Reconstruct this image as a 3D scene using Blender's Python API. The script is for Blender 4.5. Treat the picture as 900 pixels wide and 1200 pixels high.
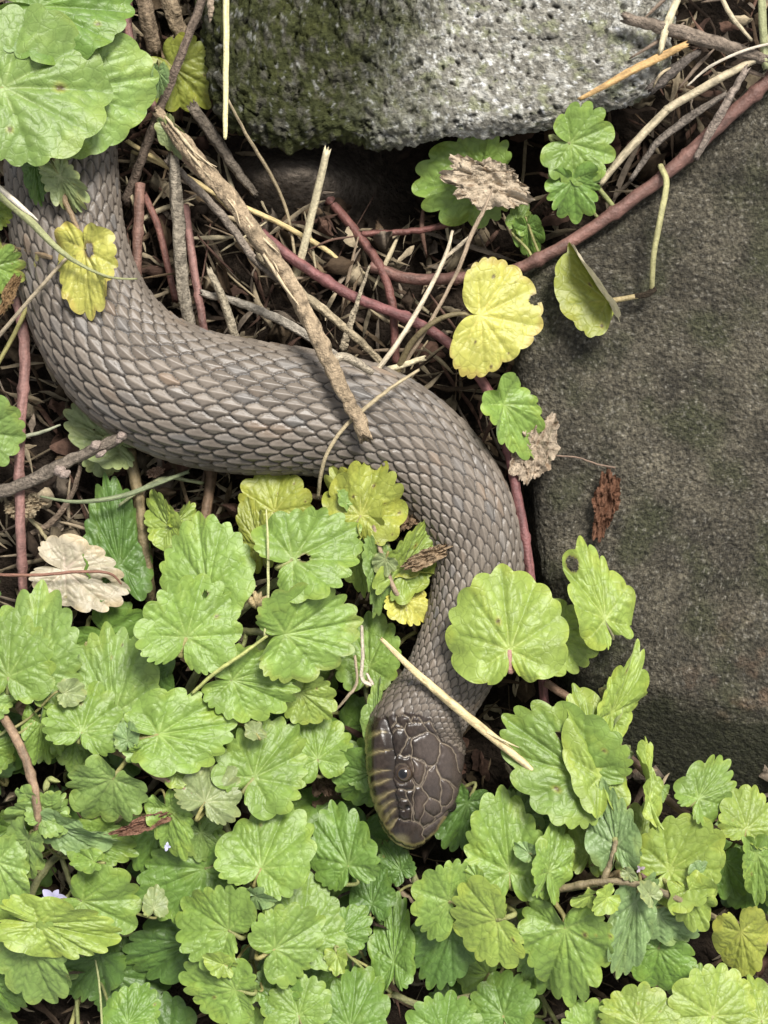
import bpy, math, random
import numpy as np
from mathutils import Vector

# ------------------------------------------------------------------ camera, sky, sun, exposure
U = 0.00024            # metres per photograph pixel on the reference plane (snake about 35 mm thick)
D = 2200.0             # camera height above that plane, in the same pixel units
sc = bpy.context.scene
for o in list(bpy.data.objects):
    bpy.data.objects.remove(o, do_unlink=True)
COL = sc.collection
cam = bpy.data.cameras.new("camera")
cam.sensor_fit = 'VERTICAL'
cam.sensor_height = 24.0
cam.lens = 12.0 / (600.0 / D)
cam.clip_start = 0.01
cam.clip_end = 200.0
camo = bpy.data.objects.new("camera", cam)
camo.location = (0, 0, D * U)
COL.objects.link(camo)
sc.camera = camo

SUN_EL, SUN_AZ = 56.0, 62.0      # degrees; azimuth from +X towards +Y
world = bpy.data.worlds.new("World")
sc.world = world
world.use_nodes = True
wn = world.node_tree
wn.nodes.clear()
sky = wn.nodes.new('ShaderNodeTexSky')
sky.sky_type = 'NISHITA'
sky.sun_disc = False
sky.sun_elevation = math.radians(SUN_EL)
sky.sun_rotation = math.radians(90 - SUN_AZ)
hs = wn.nodes.new('ShaderNodeHueSaturation')     # overcast: the blue is mostly gone
hs.inputs['Saturation'].default_value = 0.16
bg = wn.nodes.new('ShaderNodeBackground')
bg.inputs['Strength'].default_value = 0.05
wo = wn.nodes.new('ShaderNodeOutputWorld')
wn.links.new(sky.outputs[0], hs.inputs['Color'])
wn.links.new(hs.outputs[0], bg.inputs['Color'])
wn.links.new(bg.outputs[0], wo.inputs['Surface'])
sun = bpy.data.lights.new("sun", 'SUN')
sun.energy = 1.5
sun.angle = math.radians(18)
sun.color = (1.0, 0.96, 0.90)
suno = bpy.data.objects.new("sun", sun)
e, a = math.radians(SUN_EL), math.radians(SUN_AZ)
sd = Vector((math.cos(e) * math.cos(a), math.cos(e) * math.sin(a), math.sin(e)))
suno.rotation_euler = sd.to_track_quat('Z', 'Y').to_euler()
suno.location = sd * 2
COL.objects.link(suno)
sc.view_settings.view_transform = 'Standard'
sc.view_settings.look = 'None'
sc.view_settings.exposure = 2.08
sc.view_settings.gamma = 1.0
sc.view_settings.use_curve_mapping = False

sc.cycles.max_bounces = 6
sc.cycles.diffuse_bounces = 3

# ------------------------------------------------------------------ helpers
random.seed(7)
rs = np.random.RandomState(11)
PERM = np.random.RandomState(5).permutation(256).astype(np.int64)
GR = np.random.RandomState(6).normal(size=(256, 3))
GR /= np.linalg.norm(GR, axis=1)[:, None]


def noise(p):
    p = np.asarray(p, float)
    i = np.floor(p).astype(np.int64)
    f = p - i
    w = f * f * f * (f * (f * 6 - 15) + 10)
    out = 0
    for dx in (0, 1):
        wx = w[:, 0] if dx else 1 - w[:, 0]
        for dy in (0, 1):
            wy = w[:, 1] if dy else 1 - w[:, 1]
            for dz in (0, 1):
                wz = w[:, 2] if dz else 1 - w[:, 2]
                h = PERM[(PERM[(PERM[(i[:, 0] + dx) & 255] + i[:, 1] + dy) & 255] + i[:, 2] + dz) & 255]
                g = GR[h]
                d = g[:, 0] * (f[:, 0] - dx) + g[:, 1] * (f[:, 1] - dy) + g[:, 2] * (f[:, 2] - dz)
                out = out + wx * wy * wz * d
    return out * 1.5


def fbm(p, octaves=4, gain=0.5):
    p = np.asarray(p, float)
    s, a, t = 0, 1.0, 0
    for k in range(octaves):
        s = s + a * noise(p * (2 ** k) + 17.3 * k)
        t += a
        a *= gain
    return s / t


def sstep(a, b, x):
    t = np.clip((x - a) / (b - a), 0, 1)
    return t * t * (3 - 2 * t)


def W(px, py, z):
    """photograph pixel at height z (pixel units) -> position in pixel units"""
    k = (D - z) / D
    return np.array([(px - 450.0) * k, (600.0 - py) * k, z], float)


def crom(P, n):
    """Catmull-Rom through the rows of P (any columns), n samples per span"""
    P = np.asarray(P, float)
    Q = np.vstack([2 * P[0] - P[1], P, 2 * P[-1] - P[-2]])
    out = []
    for k in range(1, len(Q) - 2):
        p0, p1, p2, p3 = Q[k - 1], Q[k], Q[k + 1], Q[k + 2]
        for t in np.linspace(0, 1, n, endpoint=False):
            out.append(0.5 * ((2 * p1) + (-p0 + p2) * t + (2 * p0 - 5 * p1 + 4 * p2 - p3) * t * t + (-p0 + 3 * p1 - 3 * p2 + p3) * t ** 3))
    out.append(Q[-2])
    return np.array(out)


def mesh_obj(name, V, F, mat, parent=None, col=None, origin=None, smooth=True, rough=None):
    """V in pixel units (absolute); origin in pixel units; links ONE mesh object"""
    V = np.asarray(V, float)
    if origin is None:
        origin = np.zeros(3)
    origin = np.asarray(origin, float)
    me = bpy.data.meshes.new(name)
    nv = len(V)
    me.vertices.add(nv)
    me.vertices.foreach_set('co', ((V - origin) * U).astype(np.float32).ravel())
    F = np.asarray(F, np.int32)
    nf, k = F.shape
    me.loops.add(nf * k)
    me.loops.foreach_set('vertex_index', F.ravel())
    me.polygons.add(nf)
    me.polygons.foreach_set('loop_start', np.arange(0, nf * k, k, dtype=np.int32))
    me.polygons.foreach_set('loop_total', np.full(nf, k, np.int32))
    if smooth:
        me.polygons.foreach_set('use_smooth', np.ones(nf, bool))
    if col is not None:
        at = me.attributes.new('Col', 'FLOAT_COLOR', 'POINT')
        c4 = np.ones((nv, 4), np.float32)
        c4[:, :3] = np.clip(col, 0.001, 1)
        at.data.foreach_set('color', c4.ravel())
    if rough is not None:
        at = me.attributes.new('Rough', 'FLOAT', 'POINT')
        at.data.foreach_set('value', np.asarray(rough, np.float32))
    me.update(calc_edges=True)
    me.validate()
    me.materials.append(mat)
    o = bpy.data.objects.new(name, me)
    COL.objects.link(o)
    loc = origin * U
    if parent is not None:
        o.parent = parent
        p, pl = parent, np.zeros(3)
        while p is not None:
            pl = pl + np.array(p.location)
            p = p.parent
        loc = loc - pl
    o.location = loc
    return o


def tag(o, label, cat, group=None):
    o['label'] = label
    o['category'] = cat
    if group:
        o['group'] = group
    return o


def thing(name, at, label, cat, group=None):
    o = bpy.data.objects.new(name, None)
    o.empty_display_size = 0.005
    o.location = np.asarray(at) * U
    COL.objects.link(o)
    return tag(o, label, cat, group)


def gridfaces(n, m, wrap=False):
    """rows n, columns m; wrap joins last column to first"""
    i = np.arange(n - 1)[:, None]
    j = np.arange(m if wrap else m - 1)[None, :]
    j2 = (j + 1) % m
    a, b, c, d = i * m + j, i * m + j2, (i + 1) * m + j2, (i + 1) * m + j
    return np.stack(np.broadcast_arrays(a, b, c, d), -1).reshape(-1, 4)


def frames(C):
    T = np.gradient(C, axis=0)
    T /= np.linalg.norm(T, axis=1)[:, None] + 1e-9
    Z = np.array([0, 0, 1.0])
    B = np.cross(T, Z)
    bn = np.linalg.norm(B, axis=1)[:, None]
    B = np.where(bn > 0.05, B / (bn + 1e-9), np.array([1.0, 0, 0]))
    N = np.cross(B, T)
    N /= np.linalg.norm(N, axis=1)[:, None] + 1e-9
    return T, B, N


def tube_geo(pts, rad, sides=8, n=8, square=0.0, rough=0.06, seed=0, wob=0.0, base=(.3, .25, .15), var=0.25, dark=(.08, .06, .04), darkamt=0.3, blotch=12.0, jag=0.0, node=0):
    """pts: rows (px,py,z); rad: list of radii or one. Returns V, F, col"""
    P = np.array([W(*p) for p in pts])
    r = np.asarray(rad if hasattr(rad, '__len__') else [rad] * len(P), float)
    S = crom(np.hstack([P, r[:, None]]), n)
    C, R = S[:, :3], np.abs(S[:, 3])
    if wob:
        k = np.arange(len(C))[:, None] * 0.31
        C = C + wob * np.stack([noise(np.hstack([k, k * 0 + seed, k * 0 + q * 9.1])) for q in range(3)], 1)
    T, B, N = frames(C)
    th = np.linspace(0, 2 * math.pi, sides, endpoint=False)
    L = np.concatenate([[0], np.cumsum(np.linalg.norm(np.diff(C, axis=0), axis=1))])
    LL, TH = np.meshgrid(L, th, indexing='ij')
    nz = noise(np.stack([LL.ravel() * 0.06, np.cos(TH).ravel() * 1.6 + seed * 3.7, np.sin(TH).ravel() * 1.6], 1)).reshape(LL.shape)
    nz2 = noise(np.stack([LL.ravel() * 0.012, np.cos(TH).ravel() * 3 + seed * 5.1, np.sin(TH).ravel() * 3 + 9], 1)).reshape(LL.shape)
    nz4 = noise(np.stack([LL.ravel() * 0.02, np.cos(TH).ravel() * 6 + seed * 1.7, np.sin(TH).ravel() * 6 + 3], 1)).reshape(LL.shape)
    nz3 = noise(np.stack([LL.ravel() / blotch, np.cos(TH).ravel() + seed * 2.3, np.sin(TH).ravel() + 31], 1)).reshape(LL.shape)
    RR = R[:, None] * (1 + square * np.cos(4 * TH) + rough * (nz + 1.4 * nz2))
    if node:
        RR = RR * (1 + .28 * np.exp(-(((LL + seed * 17) % node - node / 2) / 4.5) ** 2))
    V = C[:, None, :] + RR[..., None] * (np.cos(TH)[..., None] * N[:, None, :] + np.sin(TH)[..., None] * B[:, None, :])
    n0, m = len(C), sides
    if jag:
        rj = np.random.RandomState(int(seed) + 5)
        V[0] -= T[0] * (R[0] * jag * rj.rand(m))[:, None]
        V[-1] += T[-1] * (R[-1] * jag * rj.rand(m))[:, None]
    V = V.reshape(-1, 3)
    F = gridfaces(n0, m, True)
    base, dark = np.array(base), np.array(dark)
    t = np.clip(sstep(0.05, 0.5, nz3) * darkamt + 0.5 * darkamt * sstep(0.1, .5, nz2), 0, 1)
    c = base * (1 + var * (nz2 + 0.6 * nz + 1.1 * nz4))[..., None] * (1 - t[..., None]) + dark * t[..., None]
    c = c.reshape(-1, 3)
    # end caps
    V = np.vstack([V, C[0] - T[0] * R[0] * (0.3 - .5 * (jag > 0)), C[-1] + T[-1] * R[-1] * (0.3 - .5 * (jag > 0))])
    i0, i1 = n0 * m, n0 * m + 1
    j = np.arange(m)
    cap0 = np.stack([np.full(m, i0), (j + 1) % m, j, j], 1)
    cap1 = np.stack([np.full(m, i1), (n0 - 1) * m + j, (n0 - 1) * m + (j + 1) % m, (n0 - 1) * m + (j + 1) % m], 1)
    c = np.vstack([c, base, base])
    return V, F, np.vstack([cap0, cap1])[:, :3], c


def tube(name, pts, rad, mat, parent=None, **kw):
    V, F, cap, c = tube_geo(pts, rad, **kw)
    Ft = np.vstack([F[:, [0, 1, 2]], F[:, [0, 2, 3]], cap])
    org = W(*pts[0])
    return mesh_obj(name, V, Ft, mat, parent, c, org)


def make_mat(name, rough=0.6, spec=0.3, bump=0.0, bscale=0.3, bdetail=4, colvar=0.0, cscale=0.1, transl=0.0, sheen=0.0, voro=0.0, vscale=0.1, roughattr=False, bdist=1.0):
    m = bpy.data.materials.new(name)
    m.use_nodes = True
    nt = m.node_tree
    N, Lk = nt.nodes, nt.links
    N.clear()
    out = N.new('ShaderNodeOutputMaterial')
    bs = N.new('ShaderNodeBsdfPrincipled')
    at = N.new('ShaderNodeAttribute')
    at.attribute_name = 'Col'
    geo = N.new('ShaderNodeNewGeometry')
    mp = N.new('ShaderNodeVectorMath')
    mp.operation = 'SCALE'
    mp.inputs['Scale'].default_value = 1.0 / U
    Lk.new(geo.outputs['Position'], mp.inputs[0])
    colout = at.outputs['Color']
    if colvar:
        nz = N.new('ShaderNodeTexNoise')
        nz.inputs['Scale'].default_value = cscale
        nz.inputs['Detail'].default_value = 6
        nz.inputs['Roughness'].default_value = 0.65
        Lk.new(mp.outputs[0], nz.inputs['Vector'])
        mr = N.new('ShaderNodeMapRange')
        mr.inputs['From Min'].default_value = 0.3
        mr.inputs['From Max'].default_value = 0.7
        mr.inputs['To Min'].default_value = 1 - colvar
        mr.inputs['To Max'].default_value = 1 + colvar
        Lk.new(nz.outputs['Fac'], mr.inputs['Value'])
        mx = N.new('ShaderNodeVectorMath')
        mx.operation = 'SCALE'
        Lk.new(colout, mx.inputs[0])
        Lk.new(mr.outputs[0], mx.inputs['Scale'])
        colout = mx.outputs[0]
    vo = None
    if voro:
        wv = N.new('ShaderNodeTexNoise')          # wander of the fine vein net
        wv.inputs['Scale'].default_value = 0.05
        Lk.new(mp.outputs[0], wv.inputs['Vector'])
        wa = N.new('ShaderNodeVectorMath')
        wa.operation = 'MULTIPLY_ADD'
        wa.inputs[1].default_value = (14, 14, 14)
        Lk.new(wv.outputs['Color'], wa.inputs[0])
        Lk.new(mp.outputs[0], wa.inputs[2])
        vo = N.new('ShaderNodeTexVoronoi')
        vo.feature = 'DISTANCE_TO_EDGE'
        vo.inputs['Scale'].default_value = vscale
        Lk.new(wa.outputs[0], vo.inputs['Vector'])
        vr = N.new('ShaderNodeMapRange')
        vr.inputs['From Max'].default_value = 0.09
        vr.inputs['To Min'].default_value = 0.86  # net lines darkened: groove shade painted into the colour
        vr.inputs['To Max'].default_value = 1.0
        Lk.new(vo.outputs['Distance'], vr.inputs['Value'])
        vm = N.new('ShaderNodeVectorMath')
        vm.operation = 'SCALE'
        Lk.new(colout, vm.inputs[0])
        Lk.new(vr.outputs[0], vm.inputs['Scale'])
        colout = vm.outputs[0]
    Lk.new(colout, bs.inputs['Base Color'])
    bs.inputs['Roughness'].default_value = rough
    bs.inputs['Specular IOR Level'].default_value = spec
    if roughattr:
        ra = N.new('ShaderNodeAttribute')
        ra.attribute_name = 'Rough'
        Lk.new(ra.outputs['Fac'], bs.inputs['Roughness'])
    if sheen:
        bs.inputs['Sheen Weight'].default_value = sheen
        bs.inputs['Sheen Roughness'].default_value = 0.4
    nrm = None
    if bump:
        nb = N.new('ShaderNodeTexNoise')
        nb.inputs['Scale'].default_value = bscale
        nb.inputs['Detail'].default_value = bdetail
        nb.inputs['Roughness'].default_value = 0.6
        Lk.new(mp.outputs[0], nb.inputs['Vector'])
        b = N.new('ShaderNodeBump')
        b.inputs['Strength'].default_value = bump
        b.inputs['Distance'].default_value = bdist * U / bscale
        Lk.new(nb.outputs['Fac'], b.inputs['Height'])
        nrm = b
    if voro:
        b2 = N.new('ShaderNodeBump')
        b2.inputs['Strength'].default_value = voro
        b2.inputs['Distance'].default_value = 5.0 * U
        mn = N.new('ShaderNodeMath')
        mn.operation = 'SMOOTH_MIN'
        mn.inputs[1].default_value = 0.13
        mn.inputs[2].default_value = 0.10
        Lk.new(vo.outputs['Distance'], mn.inputs[0])
        Lk.new(mn.outputs[0], b2.inputs['Height'])
        if nrm:
            Lk.new(nrm.outputs[0], b2.inputs['Normal'])
        nrm = b2
    if nrm:
        Lk.new(nrm.outputs[0], bs.inputs['Normal'])
    surf = bs.outputs[0]
    if transl:
        tr = N.new('ShaderNodeBsdfTranslucent')
        Lk.new(colout, tr.inputs['Color'])
        if nrm:
            Lk.new(nrm.outputs[0], tr.inputs['Normal'])
        mxs = N.new('ShaderNodeMixShader')
        mxs.inputs[0].default_value = transl
        Lk.new(surf, mxs.inputs[1])
        Lk.new(tr.outputs[0], mxs.inputs[2])
        surf = mxs.outputs[0]
    Lk.new(surf, out.inputs['Surface'])
    return m


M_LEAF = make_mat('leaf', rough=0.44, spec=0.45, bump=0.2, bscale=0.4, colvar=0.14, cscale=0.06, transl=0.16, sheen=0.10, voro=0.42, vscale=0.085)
M_DEAD = make_mat('dead_leaf', rough=0.8, spec=0.15, bump=0.8, bscale=0.2, colvar=0.3, cscale=0.12, transl=0.10, bdist=2)
M_STEM = make_mat('fresh_stem', rough=0.5, spec=0.35, bump=0.5, bscale=0.3, colvar=0.3, cscale=0.10, bdist=1.5)
M_STRAW = make_mat('straw', rough=0.6, spec=0.3, bump=0.5, bscale=0.4, colvar=0.22, cscale=0.2, bdist=1.5)
M_STICK = make_mat('weathered_stick', rough=0.85, spec=0.15, bump=0.9, bscale=0.25, colvar=0.4, cscale=0.2, bdist=2)
M_LITTER = make_mat('litter', rough=0.85, spec=0.15, bump=0.5, bscale=0.3, colvar=0.4, cscale=0.1)
M_SOIL = make_mat('soil', rough=0.95, spec=0.1, bump=1.0, bscale=0.12, bdetail=8, colvar=0.5, cscale=0.1, bdist=2)
M_ROCK = make_mat('sandstone', rough=0.85, spec=0.3, bump=1.0, bscale=0.17, bdetail=5, colvar=0.75, cscale=0.22, bdist=3.2)
M_LICHEN = make_mat('lichen_stone', rough=0.92, spec=0.15, bump=1.0, bscale=0.16, bdetail=6, colvar=0.35, cscale=0.22, bdist=2.2)
M_SNAKE = make_mat('snake_skin', rough=0.45, spec=0.32, bump=0.12, bscale=0.6, colvar=0.08, cscale=0.4, roughattr=True)
M_EYE = make_mat('eye', rough=0.06, spec=0.6)
M_PETAL = make_mat('petal', rough=0.6, spec=0.2, transl=0.25)

# ------------------------------------------------------------------ ground
def build_ground():
    a = np.concatenate([-np.geomspace(6000, 720, 14), np.linspace(-700, 700, 150), np.geomspace(720, 6000, 14)])
    X, Y = np.meshgrid(a, a, indexing='ij')
    x, y = X.ravel(), Y.ravel()
    px, py = x + 450, 600 - y
    p = np.stack([x, y, x * 0], 1)
    z = -104 + 16 * fbm(p / 130, 4) + 9 * fbm(p / 22 + 5, 3)
    z -= 75 * np.exp(-(((px - 500) / 110) ** 2 + ((py - 185) / 65) ** 2))
    z += 92 * np.exp(-(((px - 355) / 78) ** 2 + ((py - 196) / 36) ** 2))
    n1 = fbm(p / 30 + 3, 4)
    n2 = fbm(p / 8 + 8, 3)
    c = np.array([.030, .022, .016]) * (1 + 0.9 * n1 + 0.8 * n2)[:, None]
    clay = np.exp(-(((px - 370) / 90) ** 2 + ((py - 195) / 45) ** 2))
    c = c * (1 - clay[:, None]) + clay[:, None] * np.array([.15, .125, .10]) * (1 + .5 * n1 + .4 * n2)[:, None]
    o = mesh_obj('ground', np.stack([x, y, z], 1), gridfaces(len(a), len(a)), M_SOIL, None, c)
    o['kind'] = 'structure'


build_ground()

# ------------------------------------------------------------------ stones
def rock(name, outline, centre, ztop, zbot, rr, nphi, nr, tilt, disp, colf, mat, label, inset=25, power=1.0):
    """rounded slab: plan outline (photo px at the rim), flat-ish top, rounded shoulder, sides running down to zbot"""
    cw = W(*centre, ztop)[:2]
    O = np.array([W(px, py, ztop)[:2] for px, py in outline])
    O = crom(np.vstack([O, O[:1]]), 12)[:-1] - cw
    ang = np.arctan2(O[:, 1], O[:, 0])
    rad = np.hypot(O[:, 0], O[:, 1])
    s = np.argsort(ang)
    ph = np.linspace(-math.pi, math.pi, nphi, endpoint=False)
    R = np.interp(ph, np.concatenate([ang[s] - 2 * math.pi, ang[s], ang[s] + 2 * math.pi]), np.tile(rad[s], 3))
    prof = []
    for t in np.linspace(0.0, 1, nr) ** power:
        prof.append((t, 0.0, 0.0))
    k = max(14, int(nr * 0.22))
    for q in np.linspace(0, math.pi / 2, k)[1:]:
        prof.append((1.0, rr * math.sin(q), rr * (1 - math.cos(q))))
    zz = np.linspace(rr, ztop - zbot, 30)[1:]
    for d in zz:
        prof.append((1.0, rr - inset * (d - rr) / (ztop - zbot - rr), d))
    V = []
    for t, out, down in prof:
        rho = (R - rr) * t + out
        V.append(np.stack([cw[0] + rho * np.cos(ph), cw[1] + rho * np.sin(ph), np.full(nphi, ztop - down)], 1))
    V = np.array(V)
    V[..., 2] += tilt(V[..., 0] + 450, 600 - V[..., 1])
    # normals by differences
    dr = np.gradient(V, axis=0)
    dp = np.roll(V, -1, 1) - np.roll(V, 1, 1)
    Nn = np.cross(dr, dp)
    Nn /= np.linalg.norm(Nn, axis=2)[..., None] + 1e-9
    tops = (np.arange(len(prof)) < nr * .93)
    Nn[tops] = np.array([0, 0, 1.0])
    n, m = V.shape[:2]
    Vf, Nf = V.reshape(-1, 3), Nn.reshape(-1, 3)
    d, aux = disp(Vf)
    Vd = Vf + Nf * d[:, None]
    c = colf(Vf, d, aux)
    F = gridfaces(n, m, True)
    o = mesh_obj(name, Vd, F, mat, None, c, np.array([cw[0], cw[1], zbot]))
    tag(o, label, 'rock')
    return o


def mixc(a, b, t):
    return a * (1 - t[:, None]) + np.asarray(b) * t[:, None]


def top_disp(p):
    px = p[:, 0] + 450
    py = 600 - p[:, 1]
    moss = sstep(560, 400, px + 60 * fbm(p / 60, 3))
    st = p * np.array([1.0, 0.55, 0.7])
    big = 16 * fbm(p / 110 + 2, 3)
    flk = np.abs(fbm(st / 15 + 4, 3))
    fine = fbm(st / 5.5 + 9, 3)
    pit = fbm(p / 9.0 + 21, 3)
    d = big + moss * (4 - 9 * sstep(0.09, 0.0, flk) * sstep(-.15, .35, fbm(p / 30 + 91, 2)) + 8 * fine + 9 * fbm(st / 13 + 1, 3)) + (1 - moss) * (4.6 * fine - 6 * sstep(.15, .5, pit) + 5 * fbm(p / 22, 3))
    return d, (moss, flk, fine, pit)


def top_col(p, d, aux):
    moss, flk, fine, pit = aux
    st = p * np.array([1.0, 0.55, 0.7])
    g = fbm(p / 40 + 7, 3)
    c = np.tile(np.array([.19, .18, .15]), (len(p), 1)) * (1 + .5 * fine)[:, None]
    # crustose lichen: pale grey patches, olive patches
    lich = sstep(-0.02, 0.22, fbm(p / 13 + 13, 4, 0.7))
    c = mixc(c, [.44, .43, .385], lich * 0.8)
    olive = sstep(0.05, 0.3, fbm(p / 19 + 33, 4, 0.6))
    c = mixc(c, [.20, .21, .115], olive * 0.7)
    wht = sstep(0.12, 0.40, fbm(p / 9 + 51, 4, 0.75))
    c = mixc(c, [.72, .72, .68], wht * .95)
    c = np.minimum(c * 1.3, .78)
    c = mixc(c, [.045, .042, .034], sstep(.2, .42, pit) * 0.85)
    mg = np.tile(np.array([.045, .050, .018]), (len(p), 1)) * (1 + .8 * g + .5 * fine)[:, None]
    mg = mixc(mg, [.070, .076, .024], sstep(0.0, .4, fbm(p / 26 + 61, 3)) * .7)
    mg = mixc(mg, [.022, .022, .012], sstep(0.05, 0.0, flk) * 0.45 * sstep(-.15, .35, fbm(p / 30 + 91, 2)))
    mg = mixc(mg, [.105, .098, .08], sstep(0.02, .25, fbm(st / 14 + 71, 4, .6)) * .7)
    mg = mixc(mg, [.33, .33, .31], sstep(0.22, .42, fbm(st / 6 + 81, 3, .6)) * .7)
    return mixc(c, 0, np.zeros(len(p))) * (1 - moss[:, None]) + mg * moss[:, None]


rock('mossy_stone', [(234, -60), (240, 60), (252, 118), (285, 146), (335, 162), (400, 154), (455, 166), (530, 158), (600, 153), (650, 141), (705, 128), (752, 112), (790, 60), (800, -40), (790, -260), (640, -380), (400, -380), (260, -260)],
     (520, -90), 45, -125, 26, 760, 150, lambda px, py: -0.10 * (px - 520) * (px < 520) * -1 - 0.02 * (py - 60), top_disp, top_col, M_LICHEN,
     'grey boulder crusted with white lichen and green moss overhanging a dark hollow', inset=70, power=0.8)


def right_disp(p):
    py = 600 - p[:, 1]
    d = 9 * fbm(p / 160 + 3, 3) + 3.0 * fbm(p / 40 + 7, 3) + 2.6 * fbm(p / 7 + 1, 3, .7)
    return d, fbm(p / 5 + 11, 3, .7)


def right_col(p, d, f):
    px, py = p[:, 0] + 450, 600 - p[:, 1]
    g = fbm(p / 90 + 4, 4)
    c = np.tile(np.array([.082, .072, .051]), (len(p), 1)) * (1 + 1.2 * f)[:, None] * (1 + 0.9 * fbm(p / 34 + 44, 4) + .8 * fbm(p / 110 + 4, 2))[:, None]
    c = mixc(c, [.052, .056, .026], sstep(-.05, .35, fbm(p / 70 + 14, 4)) * .7)
    c = mixc(c, [.30, .28, .23], sstep(.16, .42, fbm(p / 4.5 + 27, 3, .7)) * .6)
    c = mixc(c, [.17, .095, .055], sstep(.0, .4, fbm(p / 35 + 52, 3)) * .45 * np.exp(-((py - 800) / 60) ** 2) * sstep(760, 880, px))
    foot_tone = sstep(805, 845, py - 0.22 * (px - 780) + 25 * fbm(p / 30 + 64, 3))
    c = mixc(c, [.030, .032, .015], foot_tone * .85)  # darker, greenish tone below the ridge
    return c


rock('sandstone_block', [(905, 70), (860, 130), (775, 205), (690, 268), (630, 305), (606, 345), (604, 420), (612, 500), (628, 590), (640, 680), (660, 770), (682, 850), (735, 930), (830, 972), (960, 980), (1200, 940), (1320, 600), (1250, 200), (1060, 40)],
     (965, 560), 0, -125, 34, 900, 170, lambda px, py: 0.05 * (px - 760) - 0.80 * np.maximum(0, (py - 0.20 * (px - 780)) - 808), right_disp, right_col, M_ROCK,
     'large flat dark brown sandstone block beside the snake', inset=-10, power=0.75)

# ------------------------------------------------------------------ leaf litter (uncountable bits of straw and rotted leaf)
def build_litter():
    r = np.random.RandomState(3)
    V, F, C = [], [], []
    n = 0
    pal = np.array([[.16, .115, .07], [.10, .068, .042], [.25, .20, .13], [.055, .038, .026], [.33, .27, .18], [.12, .07, .05], [.20, .16, .12]])
    def ok(px, py):
        if py < 150 and 262 < px < 740: return False
        if px > 620 and 320 < py < 900 and px > 600: return r.rand() < 0.0
        if px > 660 and py > 150 + (760 - px) * 0.8 and py < 900 and px < 2000 and py > 240: return False
        if 400 < px < 640 and 160 < py < 262: return r.rand() < 0.12
        if 270 < px < 430 and 150 < py < 235: return r.rand() < 0.15
        return True
    made = 0
    while made < 3600:
        px, py = r.uniform(-120, 1020), r.uniform(-120, 1320)
        if py > 640 and r.rand() < 0.55: continue
        if not ok(px, py): continue
        made += 1
        flake = r.rand() < 0.28
        Ls = r.uniform(12, 44) if flake else r.gamma(2.2, 20) + 10
        w = r.uniform(4, 13) if flake else r.uniform(0.6, 3.4)
        an = r.uniform(0, math.pi)
        z0 = -100 + abs(r.normal()) * 20
        if px > 730 and py < 130: z0 += 55
        tl = r.normal() * 0.16
        k = 7
        t = np.linspace(-.5, .5, k)
        bend = r.normal() * 0.10 * Ls
        b2 = r.normal() * .03 * Ls
        xx = t * Ls
        yy = bend * (t * t) * 2 + b2 * np.sin(t * 6)
        c0 = W(px, py, z0)
        cx = c0[0] + xx * math.cos(an) - yy * math.sin(an)
        cy = c0[1] + xx * math.sin(an) + yy * math.cos(an)
        cz = c0[2] + xx * tl + r.normal(size=k) * .8
        ww = w * (1 - (2 * np.abs(t)) ** (3 if not flake else 2) * .8) * (1 + .2 * r.normal(size=k))
        nx, ny = -math.sin(an), math.cos(an)
        tw = r.uniform(-.9, .9)
        A = np.stack([cx - nx * ww, cy - ny * ww, cz - tw * ww], 1)
        Bm = np.stack([cx, cy, cz + (.8 if not flake else r.normal() * 3) * w * .8], 1)
        Cc = np.stack([cx + nx * ww, cy + ny * ww, cz + tw * ww], 1)
        vv = np.stack([A, Bm, Cc], 1).reshape(-1, 3)
        V.append(vv)
        F.append(gridfaces(k, 3) + n)
        n += len(vv)
        col = pal[r.randint(len(pal))] * r.uniform(.3, 1.05)
        C.append(np.tile(col, (len(vv), 1)) * (1 + .15 * r.normal(size=(len(vv), 1))))
    o = mesh_obj('leaf_litter', np.vstack(V), np.vstack(F), M_LITTER, None, np.vstack(C))
    o['kind'] = 'stuff'
    tag(o, 'tangled dark brown litter of straw and rotted leaves between the stones', 'litter')


build_litter()

# ------------------------------------------------------------------ snake
def seg_dist(P, lines):
    """distance from points to a set of polylines"""
    best = np.full(len(P), 1e9)
    for ln in lines:
        L = np.asarray(ln, float)
        for a, b in zip(L[:-1], L[1:]):
            ab = b - a
            t = np.clip(((P - a) @ ab) / (ab @ ab + 1e-9), 0, 1)
            d = np.hypot(P[:, 0] - a[0] - t * ab[0], P[:, 1] - a[1] - t * ab[1])
            best = np.minimum(best, d)
    return best


def inside(P, poly):
    x, y = P[:, 0], P[:, 1]
    res = np.zeros(len(P), bool)
    q = np.asarray(poly, float)
    for (x1, y1), (x2, y2) in zip(q, np.roll(q, -1, 0)):
        cond = (y1 > y) != (y2 > y)
        xi = (x2 - x1) * (y - y1) / ((y2 - y1) if y2 != y1 else 1e-9) + x1
        res ^= cond & (x < xi)
    return res


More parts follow.
